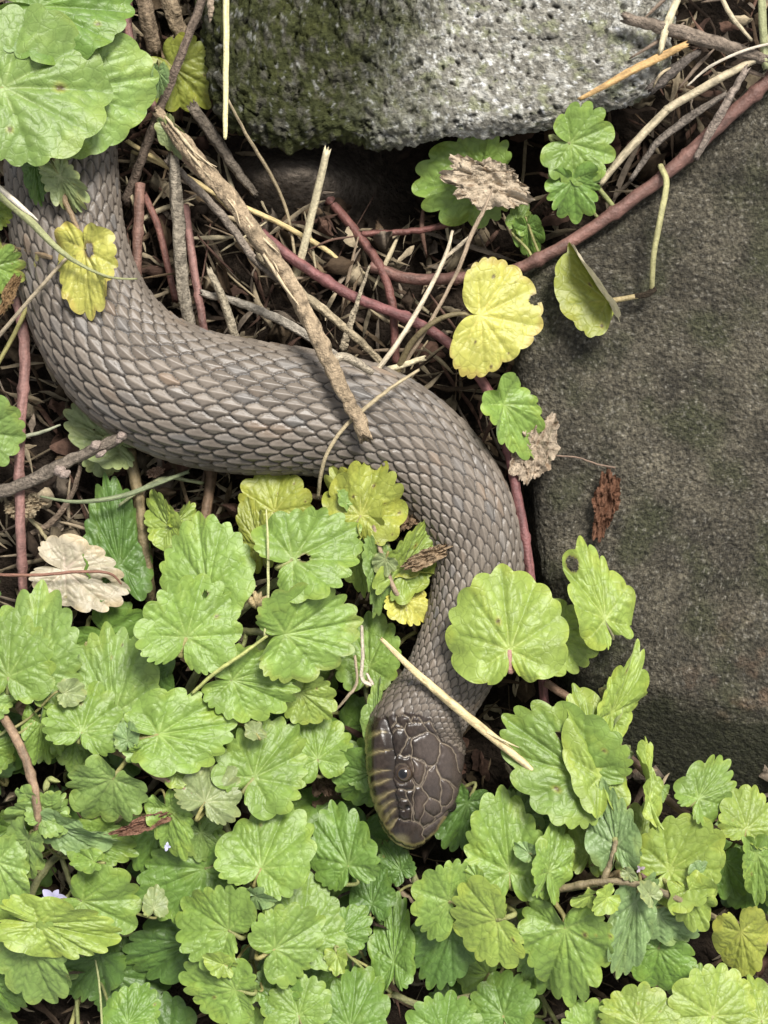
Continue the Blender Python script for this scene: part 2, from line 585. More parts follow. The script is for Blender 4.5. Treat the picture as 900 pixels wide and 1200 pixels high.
def build_snake():
    #   px, py, z, half width (photo px)
    path = [(70, -150, -50, 58), (72, -40, -42, 60), (70, 100, -34, 62), (72, 200, -28, 63), (82, 290, -24, 64), (107, 368, -20, 69), (152, 427, -16, 74),
            (215, 462, -14, 76), (290, 477, -14, 75), (365, 484, -14, 70), (437, 500, -14, 67), (500, 540, -14, 61), (543, 597, -12, 56), (560, 655, -10, 52),
            (554, 718, -6, 51), (535, 772, 0, 49), (514, 812, 6, 47), (498, 834, 10, 50), (489.5, 850, 12, 55.5), (486.5, 869, 13, 58), (485.3, 891, 13, 58),
            (485, 913, 12, 55), (484, 936, 9, 49), (482, 957, 5, 40), (482, 973, 2, 31), (482.8, 985, 0, 21), (483, 992, -1, 10), (483, 995.5, -1, 1.0)]
    A = []
    for px, py, z, r in path:
        w = W(px, py, z)
        A.append([*w, r * (D - z) / D])
    dense = crom(np.array(A), 60)
    Lq = np.concatenate([[0], np.cumsum(np.linalg.norm(np.diff(dense[:, :3], axis=0), axis=1))])
    tot = Lq[-1]
    ds = 1.15
    n = int(tot / ds)
    s = np.linspace(0, tot, n)
    S = np.stack([np.interp(s, Lq, dense[:, k]) for k in range(4)], 1)
    C, R = S[:, :3], S[:, 3]
    ker = np.exp(-np.linspace(-2, 2, 41) ** 2)
    ker /= ker.sum()
    Cs = np.stack([np.convolve(np.pad(C[:, k], 20, mode='edge'), ker, 'valid') for k in range(3)], 1)
    T, B, N = frames(Cs)
    T = np.stack([np.convolve(np.pad(T[:, k], 20, mode='edge'), ker, 'valid') for k in range(3)], 1)
    T /= np.linalg.norm(T, axis=1)[:, None]
    B = np.cross(T, [0, 0, 1.0]); B /= np.linalg.norm(B, axis=1)[:, None]
    N = np.cross(B, T)
    m = 340
    th = np.linspace(-math.pi, math.pi, m, endpoint=False)
    py_c = 600 - C[:, 1] * D / (D - C[:, 2])
    px_c = 450 + C[:, 0] * D / (D - C[:, 2])
    headmask = sstep(826, 862, py_c) * (px_c > 440)          # 0 on body, 1 on head
    # lattice coordinate along the body
    pitch = 0.395 * R * (1 - 0.52 * sstep(770, 828, py_c) * (px_c > 430))
    q = np.cumsum(ds / np.maximum(pitch, 6))
    SS, TH = np.meshgrid(np.arange(n), th, indexing='ij')
    Q = q[SS]
    twist = np.interp(s, [0, 0.25 * tot, .5 * tot, .8 * tot, tot], [0.35, 0.30, 0.25, 0.0, 0.0])[:, None]
    THd = (TH + twist + math.pi) % (2 * math.pi) - math.pi       # angle from the dorsal line
    Nrow, span = 31, math.radians(256)
    row = THd / (span / Nrow)
    best = np.full(Q.shape, -1.0)
    bd = np.full(Q.shape, 2.0)
    bkeel = np.zeros(Q.shape)
    bid = np.zeros(Q.shape, np.int64)
    bal = np.zeros(Q.shape)
    dout = np.full(Q.shape, 9.0)
    cand = []
    r0 = np.round(row)
    for dr in (-1, 0, 1):
        rr = r0 + dr
        off = 0.5 * (np.abs(rr) % 2)
        k0 = np.round(Q - off)
        for dk in (-1, 0, 1):
            kk = k0 + dk
            aL = (Q - off - kk)              # + towards head
            bL = row - rr
            # outline: rounded free tip towards the tail, broad middle
            tail = aL < 0
            la = np.where(tail, 0.58, 0.56)
            dd = (np.abs(aL) / la) ** 2.0 + (np.abs(bL) / 0.72) ** 1.5
            ht = 0.30 + 0.70 * (0.6 - aL) / 1.2
            keel = np.exp(-(bL / 0.13) ** 2) * sstep(0.55, 0.25, aL)
            h = ht * (1 - np.clip(dd, 0, 1) ** 6) + 0.22 * keel * (1 - np.clip(dd, 0, 1) ** 3) - 0.42 * np.abs(bL) / .74
            h = np.where(dd < 1, h + 0.5, -1)
            htail = 0.30 + 0.70 * (0.6 - aL) / 1.2
            cand.append((dd, htail, np.abs(rr) <= (Nrow - 1) / 2 + 0.1))
            ab = np.abs(rr) <= (Nrow - 1) / 2 + 0.1
            h = np.where(ab, h, -1)
            win = h > best
            best = np.where(win, h, best)
            bd = np.where(win, dd, bd)
            bkeel = np.where(win, keel, bkeel)
            bal = np.where(win, aL, bal)
            bid = np.where(win, (rr + 40).astype(np.int64) * 977 + kk.astype(np.int64) * 131, bid)
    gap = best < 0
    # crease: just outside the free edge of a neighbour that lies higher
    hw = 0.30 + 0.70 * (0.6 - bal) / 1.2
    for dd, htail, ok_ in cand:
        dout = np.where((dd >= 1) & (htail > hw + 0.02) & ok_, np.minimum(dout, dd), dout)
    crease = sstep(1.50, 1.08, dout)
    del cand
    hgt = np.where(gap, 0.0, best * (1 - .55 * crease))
    # belly scutes
    belly = sstep(0.49, 0.515, np.abs(THd) / span)
    sc_ = (Q * 1.0) % 1.0
    hb = 0.35 + 0.5 * (1 - sc_) * sstep(0, .08, sc_)
    hgt = hgt * (1 - belly) + hb * belly
    # ---------------- colours of body scales
    rnd = PERM[bid & 255] / 255.0
    rnd2 = PERM[(bid * 7 + 13) & 255] / 255.0
    pp = np.stack([Q.ravel() * 0.22, np.cos(THd).ravel() * 1.3, np.sin(THd).ravel() * 1.3], 1)
    bandn = fbm(pp + 40, 3).reshape(Q.shape)
    c = np.array([.136, .114, .092])[None, None] * (0.80 + 0.36 * rnd[..., None]) * (1 + 0.40 * bandn[..., None])
    blue = sstep(.88, .98, rnd2)[..., None] * .35
    c = c * (1 - blue) + blue * np.array([.105, .112, .118])
    orange = (sstep(.14, .04, rnd2) * sstep(-.1, .3, bandn))[..., None] * .38
    c = c * (1 - orange) + orange * np.array([.20, .125, .07])
    side = sstep(.27, .47, np.abs(THd) / span)[..., None]
    c = c * (1 - side * .35) + side * .35 * np.array([.16, .13, .085])
    c = c * (1 + 0.25 * bkeel[..., None])
    nape = (sstep(806, 850, py_c) * (px_c > 440))[:, None, None] * .6
    c = c * (1 - nape) + nape * np.array([.088, .070, .054]) * (.8 + .4 * rnd[..., None])
    rim = (sstep(.62, .90, bd) * sstep(.1, -.25, bal))[..., None] * 0.30  # light caught by the free tips, painted into the scale colour
    c = c * (1 - rim) + rim * np.array([.27, .235, .19])
    fine = fbm(np.stack([SS.ravel() * .25, TH.ravel() * 60, TH.ravel() * 0], 1), 2).reshape(Q.shape)
    c = c * (1 + .14 * fine[..., None])
    dark = np.where(gap, 1.0, np.maximum(sstep(.93, 1.0, bd) * 0.5, crease * .92))[..., None]  # dark skin in gaps, plus painted shade in the creases
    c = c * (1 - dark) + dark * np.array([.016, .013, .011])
    bl = belly[..., None]
    bc = np.array([.30, .25, .13]) * (1 - .45 * sstep(.86, 1, sc_)[..., None]) * (1 + .5 * fbm(pp * 3 + 9, 2).reshape(Q.shape)[..., None])
    c = c * (1 - bl) + bl * bc
    rough = np.where(gap, .6, .34 + .14 * rnd) + .0 * Q
    # ---------------- head cross-section: flat crown, rolled a little to the right so its left cheek shows
    roll = 0.30 * headmask[:, None]
    thr = TH + roll
    pw = 2.0 + 0.9 * headmask[:, None]
    vs = (0.92 - 0.24 * headmask[:, None])
    ct, st = np.cos(thr), np.sin(thr)
    rad = (np.abs(ct / vs) ** pw + np.abs(st) ** pw) ** (-1 / pw)
    # keep the plan half width
    ex = np.abs(rad * np.sin(TH)).max(axis=1, keepdims=True)
    rad = rad / ex
    hm = headmask[:, None]
    amp = R[:, None] * 0.044 * (1 - .45 * sstep(815, 850, py_c) * (px_c > 440))[:, None]
    body_r = rad * R[:, None] + amp * hgt * (1 - hm)
    Pt = C[:, None, :] + body_r[..., None] * (np.cos(TH)[..., None] * N[:, None, :] + np.sin(TH)[..., None] * B[:, None, :])
    # ---------------- head plates: seams traced on the crown as seen from above
    k = (D - Pt[..., 2]) / D
    hx = ((450 + Pt[..., 0] / k) - 420) * 6
    hy = ((600 - Pt[..., 1] / k) - 830) * 6
    zone = [(-60, 150), (60, 60), (190, 62), (260, 40), (400, 36), (500, 66), (545, 150), (590, 235), (665, 262), (735, 330), (800, 380), (800, 1200), (-60, 1200)]
    seams = [
        [(375, 215), (420, 190), (490, 165), (540, 190), (575, 240), (575, 320), (555, 380), (525, 410), (480, 400), (455, 370), (410, 350), (370, 345), (375, 290), (365, 235), (375, 215)],
        [(320, 150), (335, 110), (370, 95), (450, 105), (490, 160)], [(320, 150), (345, 200), (375, 215)],
        [(370, 95), (385, 62), (430, 65), (450, 105)], [(260, 60), (300, 45), (350, 60), (370, 95)], [(230, 130), (260, 100), (300, 130), (320, 150)], [(260, 60), (260, 100)],
        [(225, 180), (265, 145), (310, 150)], [(350, 205), (330, 250), (300, 300), (285, 325)], [(450, 105), (500, 90), (545, 150), (575, 240)],
        [(575, 245), (610, 250), (660, 280), (690, 330), (705, 420), (718, 450)], [(690, 560), (650, 520), (590, 495), (555, 430), (545, 400)],
        [(370, 345), (400, 355), (465, 390), (470, 440), (455, 500), (430, 545), (400, 520), (375, 480), (390, 440), (380, 395), (370, 345)],
        [(525, 410), (490, 440), (470, 500), (440, 550), (460, 580), (500, 625), (575, 660), (585, 580), (580, 490), (550, 430)],
        [(590, 500), (640, 520), (670, 570), (660, 640), (620, 690), (585, 690), (578, 650)],
        [(440, 550), (400, 552), (385, 600), (385, 700), (390, 790), (430, 805), (450, 760), (465, 720), (460, 680), (490, 650), (500, 625)],
        [(465, 720), (480, 735), (540, 770), (590, 730), (590, 690)], [(430, 805), (460, 835), (520, 810), (550, 775)],
        [(240, 830), (270, 770), (310, 795), (370, 790), (430, 815), (465, 850), (530, 810), (585, 770), (640, 720)],
        [(465, 850), (450, 890), (480, 930), (500, 960)], [(265, 660), (300, 640), (345, 645), (370, 680), (378, 740), (370, 790)], [(270, 710), (320, 720)],
        [(255, 570), (300, 565), (330, 580), (335, 630), (345, 645)], [(370, 500), (400, 545), (380, 580), (335, 585)],
        [(285, 325), (320, 345), (360, 330), (370, 345)], [(240, 340), (285, 325)]]
    ring = [[(302 + 68 * math.cos(t), 462 + 72 * math.sin(t)) for t in np.linspace(0, 2 * math.pi, 24)]]
    groove = [[(185, 80), (205, 150), (225, 240), (240, 340), (235, 400), (215, 450), (225, 510), (245, 560), (250, 640), (260, 700), (270, 770)]]
    labs = [[(205, 165), (140, 185), (60, 215)], [(232, 290), (140, 310), (50, 340)], [(212, 432), (120, 450), (40, 490)], [(222, 500), (135, 535), (50, 600)], [(245, 575), (155, 640), (70, 710)],
            [(250, 640), (175, 700), (90, 790)], [(260, 700), (200, 775), (130, 850)], [(255, 790), (215, 850), (190, 900)]]
    mouth = [[(40, 250), (50, 420), (80, 590), (125, 740), (190, 860), (262, 935), (330, 968), (400, 978), (470, 955), (540, 890), (640, 760), (730, 560), (755, 330)]]
    hd = (hm > 0.02) & (np.cos(TH) > -0.35) & np.ones(Q.shape, bool)
    idx = np.where(hd)
    Hp = np.stack([hx[idx], hy[idx]], 1)
    zin = inside(Hp + 16 * np.stack([noise(np.stack([Hp[:, 0] / 26, Hp[:, 1] / 26, Hp[:, 0] * 0 + 3], 1)), noise(np.stack([Hp[:, 0] / 26, Hp[:, 1] / 26, Hp[:, 0] * 0 + 11], 1))], 1), zone)
    jit = np.stack([noise(np.stack([Hp[:, 0] / 40, Hp[:, 1] / 40, Hp[:, 0] * 0], 1)), noise(np.stack([Hp[:, 0] / 40, Hp[:, 1] / 40, Hp[:, 0] * 0 + 7], 1))], 1) * 7
    Hj = Hp + jit
    d1 = seg_dist(Hj, seams)
    d2 = seg_dist(Hj, groove)
    d3 = seg_dist(Hj, labs)
    d4 = seg_dist(Hj, mouth)
    d5 = seg_dist(Hj, ring)
    labial = inside(Hp, [(-80, 90), (185, 80), (205, 150), (225, 240), (240, 340), (235, 400), (215, 450), (225, 510), (245, 560), (250, 640), (260, 700), (270, 770), (240, 830), (260, 935), (180, 880), (-80, 700)])
    plate = 1.3 * np.minimum(np.minimum(d1, d5), 34) / 34 - 1.9 * np.exp(-(d1 / 9) ** 2) - 3.4 * np.exp(-(d2 / 11) ** 2) - 2.6 * np.exp(-(d2 / 30) ** 2) - 1.4 * np.exp(-(d3 / 8) ** 2) * labial - 2.2 * np.exp(-(d4 / 10) ** 2) - .8 * np.exp(-(d5 / 7) ** 2)
    plate += 1.6 * np.exp(-((d2 - 26) / 14) ** 2) * labial
    # bulge of cheek, brow ridge and snout
    plate += 4.0 * np.exp(-(((Hp[:, 0] - 425) / 45) ** 2 + ((Hp[:, 1] - 450) / 95) ** 2))
    plate += 3.0 * np.exp(-(((Hp[:, 0] - 635) / 45) ** 2 + ((Hp[:, 1] - 600) / 80) ** 2))
    plate += 5.0 * np.exp(-((Hp[:, 0] - 150) / 55) ** 2) * sstep(40, 200, Hp[:, 1]) * sstep(800, 500, Hp[:, 1])
    plate -= 5.0 * np.exp(-(((Hp[:, 0] - 300) / 55) ** 2 + ((Hp[:, 1] - 462) / 60) ** 2))
    plate -= 4.0 * np.exp(-(((Hp[:, 0] - 345) / 22) ** 2 + ((Hp[:, 1] - 697) / 18) ** 2))
    w = np.where(zin, 1.0, 0.0)
    # colour of the plates
    nn = fbm(np.stack([Hp[:, 0] / 22, Hp[:, 1] / 34, Hp[:, 0] * 0], 1), 4)
    n2_ = fbm(np.stack([Hp[:, 0] / 120, Hp[:, 1] / 120, Hp[:, 0] * 0 + 5], 1), 2)
    pc = np.tile(np.array([.034, .024, .018]), (len(Hp), 1)) * (1 + .7 * nn + .5 * n2_)[:, None]
    cen = np.array([(470, 290, 1.15), (640, 380, 1.35), (520, 550, 1.1), (425, 450, 1.7), (630, 600, 1.3), (420, 680, 1.8), (530, 690, 1.25), (490, 785, 1.5), (350, 860, .8), (280, 220, .6),
                    (390, 140, .85), (320, 740, .6), (290, 610, .6), (350, 600, .5), (340, 280, .55), (140, 200, .75), (140, 380, .65), (150, 560, .6), (180, 720, .7), (520, 860, .8)])
    wgt = 1 / (((Hp[:, None, :] - cen[None, :, :2]) ** 2).sum(2) + 400) ** 3
    pc = pc * ((wgt * cen[None, :, 2]).sum(1) / wgt.sum(1))[:, None]
    pale = sstep(330, 520, Hp[:, 0])  # sky sheen painted onto the right-hand plates
    pc = mixc(pc, [.072, .060, .054], pale * .45)
    lo = sstep(92, 58, Hp[:, 0] + 26 * nn - 0.30 * np.maximum(0, Hp[:, 1] - 430))          # yellow lip edge
    pc = np.where(labial[:, None], mixc(pc, [.26, .22, .085], np.clip(lo * (1.1 + .8 * nn), 0, 1)), pc)
    lip = sstep(36, 12, d4) * (Hp[:, 1] > 760)
    pc = mixc(pc, [.30, .25, .10], lip * .8)
    pc = mixc(pc, [.24, .21, .10], (sstep(60, 20, np.hypot((Hp[:, 0] - 300) / 1.4, Hp[:, 1] - 925))) * .45)
    sw = (0.75 + 0.5 * fbm(Hp @ np.eye(2, 3) / 30 + 3, 2))
    pc = mixc(pc, [.22, .18, .13], sstep(6.5, 1.5, d1 / sw) * np.clip(.78 + .5 * n2_ + .5 * nn, .25, 1))
    pc = mixc(pc, [.25, .20, .11], sstep(9 + np.maximum(0, 170 - Hp[:, 0]) * .12, 2, d3 / sw) * labial * .8)
    pc = mixc(pc, [.20, .165, .065], labial * sstep(30, 6, d3) * sstep(215, 90, Hp[:, 0] - 0.25 * np.maximum(0, Hp[:, 1] - 430)) * .7)
    pc = mixc(pc, [.14, .11, .075], sstep(6, 2, d5 / sw) * .5)
    pc = mixc(pc, [.030, .024, .020], sstep(14, 5, d2) * .9)
    pc = mixc(pc, [.012, .010, .009], sstep(9, 4, d4) * .85)
    pc = mixc(pc, [.006, .005, .005], sstep(24, 12, np.hypot(Hp[:, 0] - 345, (Hp[:, 1] - 697) * 1.2)))
    # small granular scales between neck lattice and plates keep the body colours
    hgt_h = np.zeros(Q.shape)
    hgt_h[idx] = plate * w + (1 - w) * amp.repeat(m, 1)[idx] * hgt[idx]
    Nrm = np.cos(thr)[..., None] * N[:, None, :] * 1.2 + np.sin(thr)[..., None] * B[:, None, :]
    Nrm /= np.linalg.norm(Nrm, axis=2)[..., None]
    fade = sstep(n - 1, n - 14, SS)
    Pt = Pt + Nrm * (hgt_h * np.where(hd, fade * np.where(w_full(w, idx, Q.shape) > 0, 1, hm), 0))[..., None]
    cc = c[idx]
    c[idx] = cc * (1 - w[:, None]) + pc * w[:, None]
    und = (hm > .3) & (np.cos(TH) <= -0.35) & np.ones(Q.shape, bool)
    c[und] = np.array([.30, .26, .14])
    rough[idx] = np.where(w > 0, .27 + .14 * nn, rough[idx])
    V = Pt.reshape(-1, 3)
    cf = c.reshape(-1, 3)
    root = thing('snake', W(150, 427, -88), 'brown water snake with keeled scales sliding head-down from the leaves', 'snake')
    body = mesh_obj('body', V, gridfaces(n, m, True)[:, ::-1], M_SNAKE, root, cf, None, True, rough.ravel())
    # eye
    j = np.argmin((hx - 304) ** 2 + (hy - 466) ** 2 + np.where(np.cos(TH) > 0, 0, 1e9))
    ec = V[j] + np.array([1.5, 0, -5.0])
    er = 11.0
    ax = np.array([-0.22, 0.02, 0.97]); ax /= np.linalg.norm(ax)
    u_ = np.cross([0, 1.0, 0], ax); u_ /= np.linalg.norm(u_)
    v_ = np.cross(ax, u_)
    nn_, mm = 28, 40
    pol = np.linspace(0, math.pi, nn_)
    az = np.linspace(0, 2 * math.pi, mm, endpoint=False)
    PO, AZ = np.meshgrid(pol, az, indexing='ij')
    EV = ec + er * (np.cos(PO)[..., None] * ax + np.sin(PO)[..., None] * (np.cos(AZ)[..., None] * u_ + np.sin(AZ)[..., None] * v_))
    wv = np.degrees(PO) + 1.5 * np.cos(5 * AZ)
    pup = sstep(33, 28, wv)[..., None]
    iris = np.array([.040, .026, .016]) * (1 + .5 * np.sin(AZ * 17)[..., None] * .3)
    ringc = (sstep(28, 32, wv) * sstep(40, 35, wv))[..., None]
    ecol = iris * (1 - ringc) + ringc * np.array([.07, .045, .026])
    ecol = ecol * (1 - pup) + pup * np.array([.004, .004, .005])
    edge = sstep(55, 68, wv)[..., None]
    ecol = ecol * (1 - edge) + edge * np.array([.03, .022, .016])
    mesh_obj('eye', EV.reshape(-1, 3), gridfaces(nn_, mm, True), M_EYE, root, ecol.reshape(-1, 3), ec)
    # right eye, on the side turned away
    j2 = np.argmin((hx - 672) ** 2 + (hy - 700) ** 2 + np.where(np.cos(TH) > -.2, 0, 1e9))
    ec2 = V[j2] + np.array([-4.0, 2.0, -3.0])
    ax2 = np.array([.9, -.2, .2])
    E2 = ec2 + (EV - ec).reshape(-1, 3) * 0.85
    mesh_obj('eye', E2, gridfaces(nn_, mm, True), M_EYE, root, np.tile([.02, .016, .014], (nn_ * mm, 1)), ec2)
    return root


def w_full(w, idx, shape):
    z = np.zeros(shape)
    z[idx] = w
    return z


build_snake()

# ------------------------------------------------------------------ leaves
LC = {'g': (.170, .262, .050), 'G': (.128, .222, .040), 'l': (.222, .300, .055), 'y': (.44, .43, .090), 'yg': (.25, .280, .046), 'b': (.180, .270, .098),
      'd': (.085, .160, .032), 'p': (.40, .35, .25), 'u': (.22, .265, .110), 'v': (.178, .268, .064)}  # d: dark green, with shade painted in for low leaves
AB = np.array([0, 20, 45, 70, 95, 118, 140, 156, 168, 176, 180.0])
RB = np.array([1.0, .985, .955, .90, .83, .765, .69, .58, .40, .20, .06])          # kidney-shaped
RT = np.array([1.0, .92, .85, .83, .80, .66, .44, .28, .18, .12, .08])          # broad, wide-open base


def leaf_geo(J, T, width, roll, color, seed, nphi=190, nr=26, fold=0.10, droop=0.12, cup=0.10, wave=0.05, teeth=8, crena=0.115, spots=0, edge=0.0, hole=None, curl=0.0, sharp=0.0, kid=None, half=None):
    r = np.random.RandomState(seed)
    J, T = np.asarray(J, float), np.asarray(T, float)
    yv = T - J
    L = np.linalg.norm(yv)
    yv /= L
    up = np.array([0, 0, 1.0])
    xv = np.cross(yv, up)
    xv /= np.linalg.norm(xv) + 1e-9
    zv = np.cross(xv, yv)
    ra = math.radians(roll)
    xv, zv = xv * math.cos(ra) + zv * math.sin(ra), zv * math.cos(ra) - xv * math.sin(ra)
    ph = np.radians(np.linspace(-179.5, 179.5, nphi))
    ad = np.abs(np.degrees(ph))
    kid = (r.choice([.0, .0, .15, .4]) if sharp else r.choice([.0, .15, .4, .85])) if kid is None else kid
    RK = RB * kid + RT * (1 - kid)
    base = np.interp(ad, AB, RK)
    crena = crena * 1.12
    ker = np.array([1, 4, 6, 4, 1.0]); ker /= ker.sum()
    base = np.convolve(np.pad(base, 2, mode='edge'), ker, 'valid')
    tau = (teeth + 1) * ad / 172.0 * (1 + 0.12 * np.sin(ad * .05 + seed)) + 0.5
    f = tau - np.floor(tau)
    tamp = r.uniform(.6, 1.25, size=64)
    ti = (np.floor(tau).astype(int) + (ph > 0) * 20) % 64
    ti = np.where(tau < 1, 0, ti)
    bump = (1 - np.abs(2 * f - 1) ** 2.4) * (1 - sharp) + sharp * (1 - np.abs(2 * f - 1.0) ** 1.1)
    fadeT = sstep(176, 150, ad)
    Rm = base * (1 - crena * fadeT * (1 - bump) * tamp[ti])
    Rm *= 1 + 0.05 * np.sin(ph * 2 + r.uniform(0, 6)) + 0.04 * np.sin(ph * 3 + r.uniform(0, 6))
    Rm /= np.interp(0, ph, Rm)
    rr = np.linspace(0.0, 1, nr) ** 0.85
    RR, PH = np.meshgrid(rr, ph, indexing='ij')
    x = RR * Rm[None] * np.sin(PH)
    y = RR * Rm[None] * np.cos(PH)
    sx = width / (np.ptp(x) * L)
    xy = np.stack([x.ravel(), y.ravel()], 1)
    # veins
    prim, sec = [], []
    angs = [0] + [sgn * (a_ + r.normal() * 3) for a_ in (33, 68, 108) for sgn in (1, -1)]
    for a_ in angs:
        t = np.linspace(0, 1, 5)
        ln = (0.93 if abs(a_) < 100 else 0.62) * np.interp(abs(a_), AB, RK)
        bend = ph[np.argmin(np.abs(ph - math.radians(a_)))] + 0 * t
        pts_ = np.stack([ln * t * np.sin(bend), ln * t * np.cos(bend)], 1)
        prim.append(pts_)
        if abs(a_) < 120:
            for fr, sl in ((.34, .34), (.58, .27), (.78, .17)):
                b0 = np.array([np.interp(fr, t, pts_[:, 0]), np.interp(fr, t, pts_[:, 1])])
                for sgn in (1, -1):
                    da = math.radians(a_) + sgn * math.radians(r.uniform(34, 46))
                    ll = sl * r.uniform(.75, 1.1)
                    if abs(a_) > 40: ll *= .9
                    e_ = b0 + ll * np.array([math.sin(da), math.cos(da)])
                    mid = (b0 + e_) / 2 + 0.02 * np.array([math.cos(da), -math.sin(da)]) * sgn
                    sec.append(np.array([b0, mid, e_]))
    dp, dsx = seg_dist(xy, prim), seg_dist(xy, sec)
    rad_ = np.hypot(xy[:, 0], xy[:, 1])
    pil = (0.020 * (1 - np.exp(-(dp / 0.030) ** 2)) + .018 * (1 - np.exp(-(dp / 0.09) ** 2))) * sstep(0, .25, rad_) + 0.015 * (1 - np.exp(-(dsx / 0.030) ** 2))
    nzz = fbm(np.stack([xy[:, 0] * 7 + seed, xy[:, 1] * 7, xy[:, 0] * 0 + seed * .37], 1), 3)
    z = fold * np.abs(x) * sx - droop * np.sign(y) * y * y - cup * x * x * sx
    z = z + wave * RR ** 2 * np.sin(PH * r.randint(3, 6) + r.uniform(0, 6)) + wave * .6 * RR ** 3 * np.sin(PH * 9 + r.uniform(0, 6))
    z = z.ravel() + pil + 0.012 * nzz
    xx, yy = x.ravel() * sx, y.ravel()
    # margin curl / strong bend
    if curl:
        t_ = np.clip(yy, 0, 1)
        aang = curl * t_
        yy2 = np.where(yy > 0, np.sin(aang) / curl, yy)
        z = z + np.where(yy > 0, (np.cos(aang) - 1) / abs(curl) * np.sign(curl) * 1.0, 0)
        yy = yy2
    V = J + L * (xx[:, None] * xv + yy[:, None] * yv + z[:, None] * zv)
    # colour
    c0 = np.array(LC[color]) * r.uniform(.9, 1.1)
    big = fbm(np.stack([xy[:, 0] * 2.2 + seed * 1.3, xy[:, 1] * 2.2, xy[:, 0] * 0 + 3], 1), 3)
    c = np.tile(c0, (len(xy), 1)) * (1 + .22 * big + .12 * nzz)[:, None]
    yel = sstep(.1, .6, big + .45 * (RR.ravel() ** 3) - .1)
    c = mixc(c, c0 * np.array([1.35, 1.12, .8]), yel * .45)
    v1 = np.exp(-(dp / (0.020 - 0.009 * np.clip(rad_, 0, 1))) ** 2) * sstep(1.05, .2, rad_)
    c = mixc(c, c0 * np.array([1.5, 1.3, 1.5]) + .02, v1 * .45 * sstep(.75, .15, rad_))
    c = mixc(c, c0 * np.array([.72, .78, .7]), np.exp(-(dp / .014) ** 2) * .6 * sstep(.15, .5, rad_))  # groove shade painted along the outer main veins
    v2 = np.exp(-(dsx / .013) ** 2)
    c = mixc(c, c0 * np.array([.72, .78, .7]), v2 * .6)  # side veins: groove shade painted into the leaf colour
    if half is not None:
        c = mixc(c, half, sstep(.0, .12, xy[:, 0] + .1 * nzz))
    if edge:
        c = mixc(c, [.23, .13, .06], sstep(.86, 1.0, RR.ravel() + .25 * big) * edge)
    ns = spots + (r.rand() < .35)
    for k in range(ns):
        a_, q_ = r.uniform(-2.4, 2.4), r.uniform(.35, .92)
        sp = np.array([q_ * .9 * math.sin(a_), q_ * .9 * math.cos(a_)])
        dd = np.hypot(xy[:, 0] - sp[0], xy[:, 1] - sp[1]) / r.uniform(.012, .034) * (1 + .5 * nzz)
        c = mixc(c, [.40, .36, .07], sstep(2.4, 1.0, dd) * .4)
        c = mixc(c, [.07, .04, .02], sstep(1.3, .6, dd) * .9)
    F = gridfaces(nr, nphi)
    if hole is not None:
        keep = np.ones(len(F), bool)
        for hx_, hy_, hr_ in hole:
            dh = np.hypot(xy[:, 0] - hx_, xy[:, 1] - hy_)
            c = mixc(c, [.12, .07, .03], sstep(hr_ * 1.9, hr_, dh) * .85)
            keep &= ~((dh < hr_)[F].any(axis=1))
        F = F[keep]
    return V, F, c


PLANTS = {}


def plant(key, label, stems, mat=None, name='ground_ivy', base=(.20, .10, .075), cat='plant', group=None, square=.07):
    """stems: list of (points, radius)"""
    root = thing(name, W(*stems[0][0][0]), label, cat, group)
    P = []
    for k, (pts, rad) in enumerate(stems):
        rl = list(np.linspace(rad, rad * .82, len(pts)))
        tube('stem', pts, rl, mat or M_STEM, root, sides=12, n=16, node=105, square=square, rough=.05, seed=len(PLANTS) * 3 + k, wob=1.0, base=base, var=.45, dark=np.array(base) * np.array([.45, .5, .5]), darkamt=.55, blotch=22)
        pw = np.array([W(*p) for p in pts])
        P.append(crom(pw, 10))
    PLANTS[key] = (root, np.vstack(P))
    return root


SEED = [100]


def leaf(key, jx, jy, tx, ty, w, z, dz=-8, roll=0, col='g', stalk=True, stalkcol=None, part='leaf', label=None, **kw):
    root, P = PLANTS[key]
    SEED[0] += 1
    rv = np.random.RandomState(SEED[0])
    roll += rv.uniform(-13, 13)
    J, T = W(jx, jy, z), W(tx, ty, z + dz + rv.uniform(-14, 6))
    w = w * (D - z) / D
    kw.setdefault('droop', rv.uniform(.04, .26))
    kw.setdefault('cup', rv.uniform(.0, .30))
    kw.setdefault('fold', rv.uniform(.02, .26))
    kw.setdefault('wave', rv.uniform(.03, .085))
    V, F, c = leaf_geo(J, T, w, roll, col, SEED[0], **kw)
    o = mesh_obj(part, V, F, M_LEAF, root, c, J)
    if label:
        o['label'] = label
    if stalk:
        d = np.linalg.norm((P - J) * np.array([1, 1, .8]), axis=1)
        E = P[np.argmin(d)]
        dirb = (J - T) / (np.linalg.norm(J - T) + 1e-9)
        hl = np.linalg.norm(E - J)
        b1 = J + dirb * min(hl * .3, 24, .4 * np.linalg.norm(J - T)) + np.array([0, 0, -4.0])
        b2 = E + (J - E) * .35 + np.array([0, 0, -.12 * hl])
        Q = np.array([J + np.array([0, 0, -1.0]), b1, b2, E])
        sc_ = stalkcol if stalkcol is not None else np.array([.20, .22, .08]) * random.uniform(.8, 1.2) + np.array([random.uniform(0, .05), 0, 0])
        rad = max(1.6, min(3.4, w * .028))
        pp = []
        for q in Q:      # back to pixel form for tube()
            k = (D - q[2]) / D
            pp.append((450 + q[0] / k, 600 - q[1] / k, q[2]))
        tube('petiole', pp, [rad, rad, rad * 1.05, rad * 1.2], M_STEM, o, sides=7, n=6, base=tuple(sc_), var=.2, dark=tuple(sc_ * .6), darkamt=.2, seed=SEED[0])
    return o


RED = (.19, .082, .078)
PINK = (.25, .135, .115)
TAN = (.24, .17, .10)
GRN = (.19, .19, .085)

